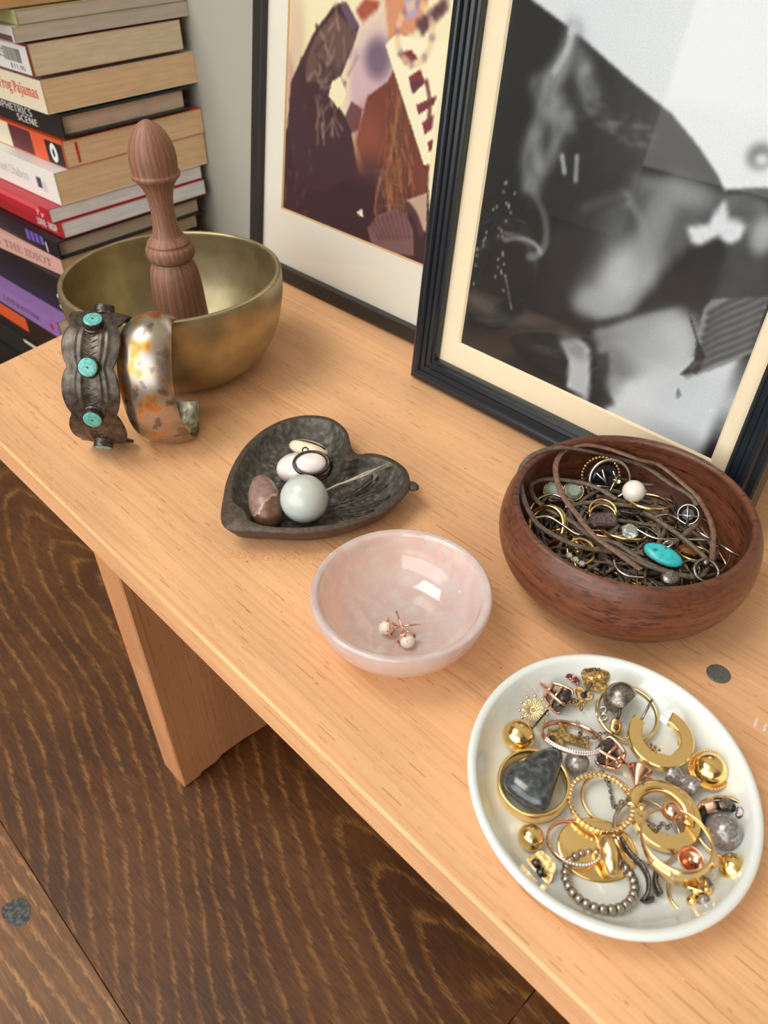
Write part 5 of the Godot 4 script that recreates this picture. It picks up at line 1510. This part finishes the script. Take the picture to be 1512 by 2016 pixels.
	solo("spool_bead", "grey silver spool shaped bead between the gold dome and gold hoop", "bead", lathe(smooth_profile([[0, -5], [2.8, -5], [3.3, -4.5], [3.3, -2.6], [2.6, -1.2], [2.2, 0], [2.6, 1.2], [3.3, 2.6], [3.3, 4.5], [2.8, 5], [0, 5]], 3), 28), M.grey_pearl, along(v(-31.7,212.5,-167.6), v(-27.2,212.5,-168)))
	o = thing("eternity_ring", "notched pale rose gold ring lying flat in the middle of the dish", "ring", xf(v(-45.8,213.2,-140.6),Vector3(0,1,0),Vector3(0.699,0,-0.715)))
	part(o, "band", band(9.4, 10.4, 1.9, 64), M.old_gold)
	var nt := st_new(false)
	for k in 40:
		var a := TAU * k / 40
		var t := Transform3D(Basis(Vector3.UP, -a), v(9.9 * cos(a), 0, 9.9 * sin(a)))
		var q := prism(rect(-0.00066, -0.00064, 0.00066, 0.00064, 0.0002), 0.0001, 0.0022, 0.0002)
		nt.append_from(q, 0, t)
	part(o, "links", nt.commit(), M.gold_soft)
	solo("gold_ring", "plain thin gold ring half under the notched ring", "ring", tube(ring_path(8.4, 48), 0.00055, true, 8, 0.0009, Vector3.UP), M.gold, xf(v(-45.6,210.2,-145.4),Vector3(0.12,0.993,0.019),Vector3(0.699,0,-0.715)))
	solo("fine_chain", "fine silver chain hanging through the notched ring", "chain", chain_mesh([v(-52.8,214,-147.9),v(-51.6,214,-150.2),v(-49.5,214,-149.2),v(-48.4,210,-150.5),v(-46.4,209.4,-148.9),v(-44.1,210,-146.1),v(-41.9,213,-143),v(-41.2,215,-144.6),v(-39.6,216.5,-146.8)], 0.0012), M.grey_silver)
	solo("gold_ball", "medium polished gold ball below the dark stone ring", "bead", ball(4.1, 1.0, 30), M.gold, at(v(-54.7,212.6,-116.1)))
	o = thing("earring_back", "gold flower shaped earring back with dark scrolls at the lower left", "earring back", xf(v(-47,211,-111.2),Vector3(-0.113,0.819,0.562),Vector3(0.905,0,0.425)))
	butterfly(o, M.old_gold, M.dark_silver, 4.6)
	# --- lower left
	var t6 := xf(v(-38.6,209.2,-129),Vector3(0.111,0.99,0.084),Vector3(0.77,0,-0.638))
	solo("gold_disc", "large smooth oval gold disc beneath the beaded silver ring", "earring", lathe(smooth_profile([[0, 0], [10.8, 0], [12.2, 0.5], [11.6, 1.0], [6, 1.5], [0, 1.7]], 3), 48), M.gold, t6 * Transform3D(Basis().scaled(Vector3(1, 1, 0.8)), Vector3.ZERO))
	o = thing("pave_ring", "slim rose gold ring with a row of clear stones, over the gold disc", "ring", xf(v(-44.2,212.5,-124.4),Vector3(-0.088,0.978,-0.188),Vector3(0.784,0,-0.621)))
	part(o, "band", tube(ring_path(8.3, 52, 0, TAU, 8.0), 0.0005, true, 8, 0.0010, Vector3.UP), M.rose)
	var p2 := st_new()
	pave_into(p2, 8.5, 0.9, 0.25, 2.1, 16, 0.55)
	part(o, "small_stones", done(p2), M.pave)
	o = thing("beaded_ring", "stretchy ring of small tarnished silver beads at the front of the dish", "ring", xf(v(-32.3,211.2,-120.9),Vector3(-0.09,0.985,-0.148),Vector3(0.699,0,-0.715)))
	var sbead := lathe(smooth_profile([[0.5, -1.1], [1.2, -0.95], [1.5, 0], [1.2, 0.95], [0.5, 1.1]], 3), 14)
	for k in 26:
		var a := TAU * k / 26
		part(o, "bead", sbead, M.bead_silver, Transform3D(Basis(Vector3.UP, -a) * Basis(Vector3(1, 0, 0), PI / 2), v(10.2 * cos(a), 0, 9.4 * sin(a))))
	part(o, "cord", tube(ring_path(10.2, 40, 0, TAU, 9.4), 0.0003, true, 6), M.black)
	var nb := noise(77, 0.35, 3)
	var br := lathe_rows(smooth_profile([[0, -5.8], [1.6, -5.2], [2.6, -3], [2.9, 0], [2.6, 3], [1.6, 5.2], [0, 5.8]], 3), 22).map(func(r): return r.map(func(q): return q * (1.0 + 0.16 * nb.get_noise_3dv(q * 1000.0))))
	solo("hammered_bead", "long lumpy hammered gold bead beside the notched ring", "bead", gridmesh(br, true), M.gold_soft, along(v(-34,214.5,-127.7), v(-36.8,216,-130.2)))
	# --- right
	solo("silver_ring", "large plain pale silver ring under the gold hoops", "ring", tube(ring_path(10.3, 56), 0.0007, true, 8, 0.0014, Vector3.UP), M.silver, xf(v(-30.7,210.4,-144.7),Vector3(0.139,0.99,0.002),Vector3(0.699,0,-0.715)))
	o = thing("twisted_strip", "bent dark silver strip behind the beaded silver ring", "jewellery")
	part(o, "strip", tube(spline([v(-34.6,214,-134.8),v(-30.2,214,-132.9),v(-26,213.5,-132.6),v(-22.4,213,-130.9),v(-20.2,212,-127.8),v(-19.9,210.5,-125.7),v(-18.2,210.2,-128)],6), 0.0007, false, 8, 0.0016, Vector3.UP), M.dark_silver)
	part(o, "tail", tube(spline([v(-21.7,212,-134.9),v(-20.1,211,-132),v(-17.3,210.4,-130.5)],5), 0.0009, false, 8, 0.002, Vector3.UP), M.dark_silver)
	var dup := second.duplicate()
	dup.name = numbered("c_hoop_earring")
	add_child(dup)
	dup.transform = xf(v(-29.2,211,-152.3),Vector3(0.11,0.99,0.086),Vector3(0.334,0,-0.943))
	tag(dup, "thick flat polished gold open hoop, the lower one, under the large gold ring", "earring", "pair of thick flat gold hoops")
	o = thing("dome_hoop_earring", "rounded gold hoop segment arching over the lower flat hoop", "earring", xf(v(-30.5,214,-150.9),Vector3(0.137,0.978,0.156),Vector3(0.869,0,-0.495)))
	part(o, "hoop", tube(ring_path(8.8, 40, PI * 1.0, PI * 2.05), 0.0021, false, 12, 0.0014, Vector3.UP), M.gold)
	solo("gold_bead", "small rose gold bead resting inside the lower gold hoop", "bead", ball(3.0, 1.0, 24), M.rose, at(v(-28.2,216,-152.9)))
	solo("fine_chain", "crumpled fine silver chain lying inside the lower gold hoop", "chain", chain_mesh([v(-35.8,214,-145.9),v(-33.1,214,-145.8),v(-30.2,214.6,-145.4),v(-28.3,215,-145.7),v(-28.1,215,-147.8),v(-26.5,215,-147.5),v(-26.1,215,-149.8)], 0.0010), M.grey_silver)
	solo("gold_bead", "tiny gold bead left of the small rose gold bead", "bead", ball(1.2, 1.0, 16), M.gold, at(v(-35.5,214,-148.4)))
	# crown ring: a band that grows deeper towards the front, ridged there
	o = thing("crown_ring", "large gold ring with ridged flaring shoulders, on top at the lower right", "ring", xf(v(-22.1,219,-144.4),Vector3(-0.048,0.995,-0.093),Vector3(0.699,0,-0.715)))
	var cr := []
	for i in 72:
		var a := TAU * i / 72
		var f := maxf(0.0, sin(a - 0.05))
		var dep := 1.1 + 4.0 * pow(f, 2.2)
		var ri := 10.2
		var th := 0.6 + 0.3 * f
		var r := []
		for q in [[ri, 0.0], [ri, -dep], [ri + th * 0.4 + 1.2 * f, -dep - 0.3], [ri + th + 1.6 * f, -dep], [ri + th, 0.0], [ri + th * 0.5, 0.35]]:
			r.append(v(q[0] * cos(a), q[1], q[0] * sin(a)))
		cr.append(r)
	part(o, "band", gridmesh(cr, true, true), M.gold_soft)
	var rd := st_new()
	for k in 22:
		var a := (0.35 + 0.035 * k) if k < 11 else (2.0 + 0.045 * (k - 11))
		var f := maxf(0.0, sin(a))
		tube_into(rd, [v(11.0 * cos(a), -0.4, 11.0 * sin(a)), v((11.2 + 1.6 * f) * cos(a), -1.0 - 3.9 * pow(f, 2.2), (11.2 + 1.6 * f) * sin(a))], 0.00045, false, 6)
	part(o, "ridges", done(rd), M.gold_soft)
	solo("grey_pearl", "large silvery grey pearl at the right edge of the white dish", "pearl", ball(5.3, 1.0, 32), M.grey_pearl, at(v(-13.4,214.6,-159.5)))
	o = thing("cluster_ring", "gold ring with faceted rose and grey metal nuggets, round the large grey pearl", "ring", xf(v(-13.6,212.4,-162.8),Vector3(-0.002,0.985,0.174),Vector3(0.772,0,-0.635)))
	part(o, "band", tube(ring_path(9.7, 52), 0.00065, true, 8, 0.0011, Vector3.UP), M.gold_soft)
	part(o, "nugget", facet(2.9, 3.2, 4), M.rose, Transform3D(Basis.from_euler(Vector3(0.6, 0.4, 0.3)), v(-4.4, 1.0, -6.2)))
	part(o, "nugget", facet(2.6, 3.0, 5), M.grey_silver, Transform3D(Basis.from_euler(Vector3(-0.4, 0.8, 0.5)), v(0.6, 0.6, -7.0)))
	part(o, "nugget", facet(2.6, 3.0, 5), M.grey_silver, Transform3D(Basis.from_euler(Vector3(0.5, 0.2, -0.5)), v(5.2, 0.6, -4.2)))
	part(o, "dark_back", tube(ring_path(7.6, 24, PI * 1.0, PI * 1.9), 0.0016, false, 8, 0.0016, Vector3.UP), M.black, at(v(0, -1.6, 0)))
	solo("gold_ball", "small polished gold ball near the lower right rim of dish", "bead", ball(4.3, 1.0, 30), M.gold, at(v(-6,214,-151.1)))
	o = thing("cup_stud", "small rose gold cup stud with a bead in it, inside the crown ring", "earring", xf(v(-16.1,216,-143.3),Vector3(0.134,0.978,0.159),Vector3(0.699,0,-0.715)))
	part(o, "cup", lathe(smooth_profile([[0, -2.2], [2.4, -1.8], [3.7, -0.2], [3.9, 0.4], [3.5, 0.5], [2.6, -0.6], [1.2, -1.3], [0, -1.5]], 3), 32), M.rose)
	part(o, "bead", ball(1.1, 1.0, 16), M.rose, at(v(0, -0.4, 0)))
	part(o, "post", tube([v(1.2, -0.6, 1.0), v(4.4, 0.2, 7.4)], 0.0005), M.dark_silver)
	o = thing("earring_back", "yellow gold clutch earring back at the front of the crown ring", "earring back", xf(v(-11.2,213,-138.7),Vector3(-0.372,0.643,-0.669),Vector3(0.801,0,-0.599)))
	butterfly(o, M.gold, M.gold, 4.0)
	o = thing("flower_stud", "gold petalled stud with a small grey stone at the front rim", "earring", xf(v(-7.5,212,-137),Vector3(0.211,0.94,0.269),Vector3(0.699,0,-0.715)))
	var pt := st_new()
	for k in 6:
		var a := TAU * k / 6
		ball_into(pt, v(3.1 * cos(a), 0, 3.1 * sin(a)), 1.8, 10, Vector3(1, 1, 1))
	part(o, "petals", done(pt), M.gold)
	part(o, "stone", ball(1.9, 0.8, 18), M.grey_pearl, at(v(0, 1.2, 0)))
	solo("gold_hoop_ring", "thin gold ring edge curving round the clutch at the front rim", "ring", hoop(7.0, 0.45, 0.7), M.gold_soft, xf(v(-10.8,209.6,-137.6),Vector3(-0.008,0.998,-0.069),Vector3(0.699,0,-0.715)))
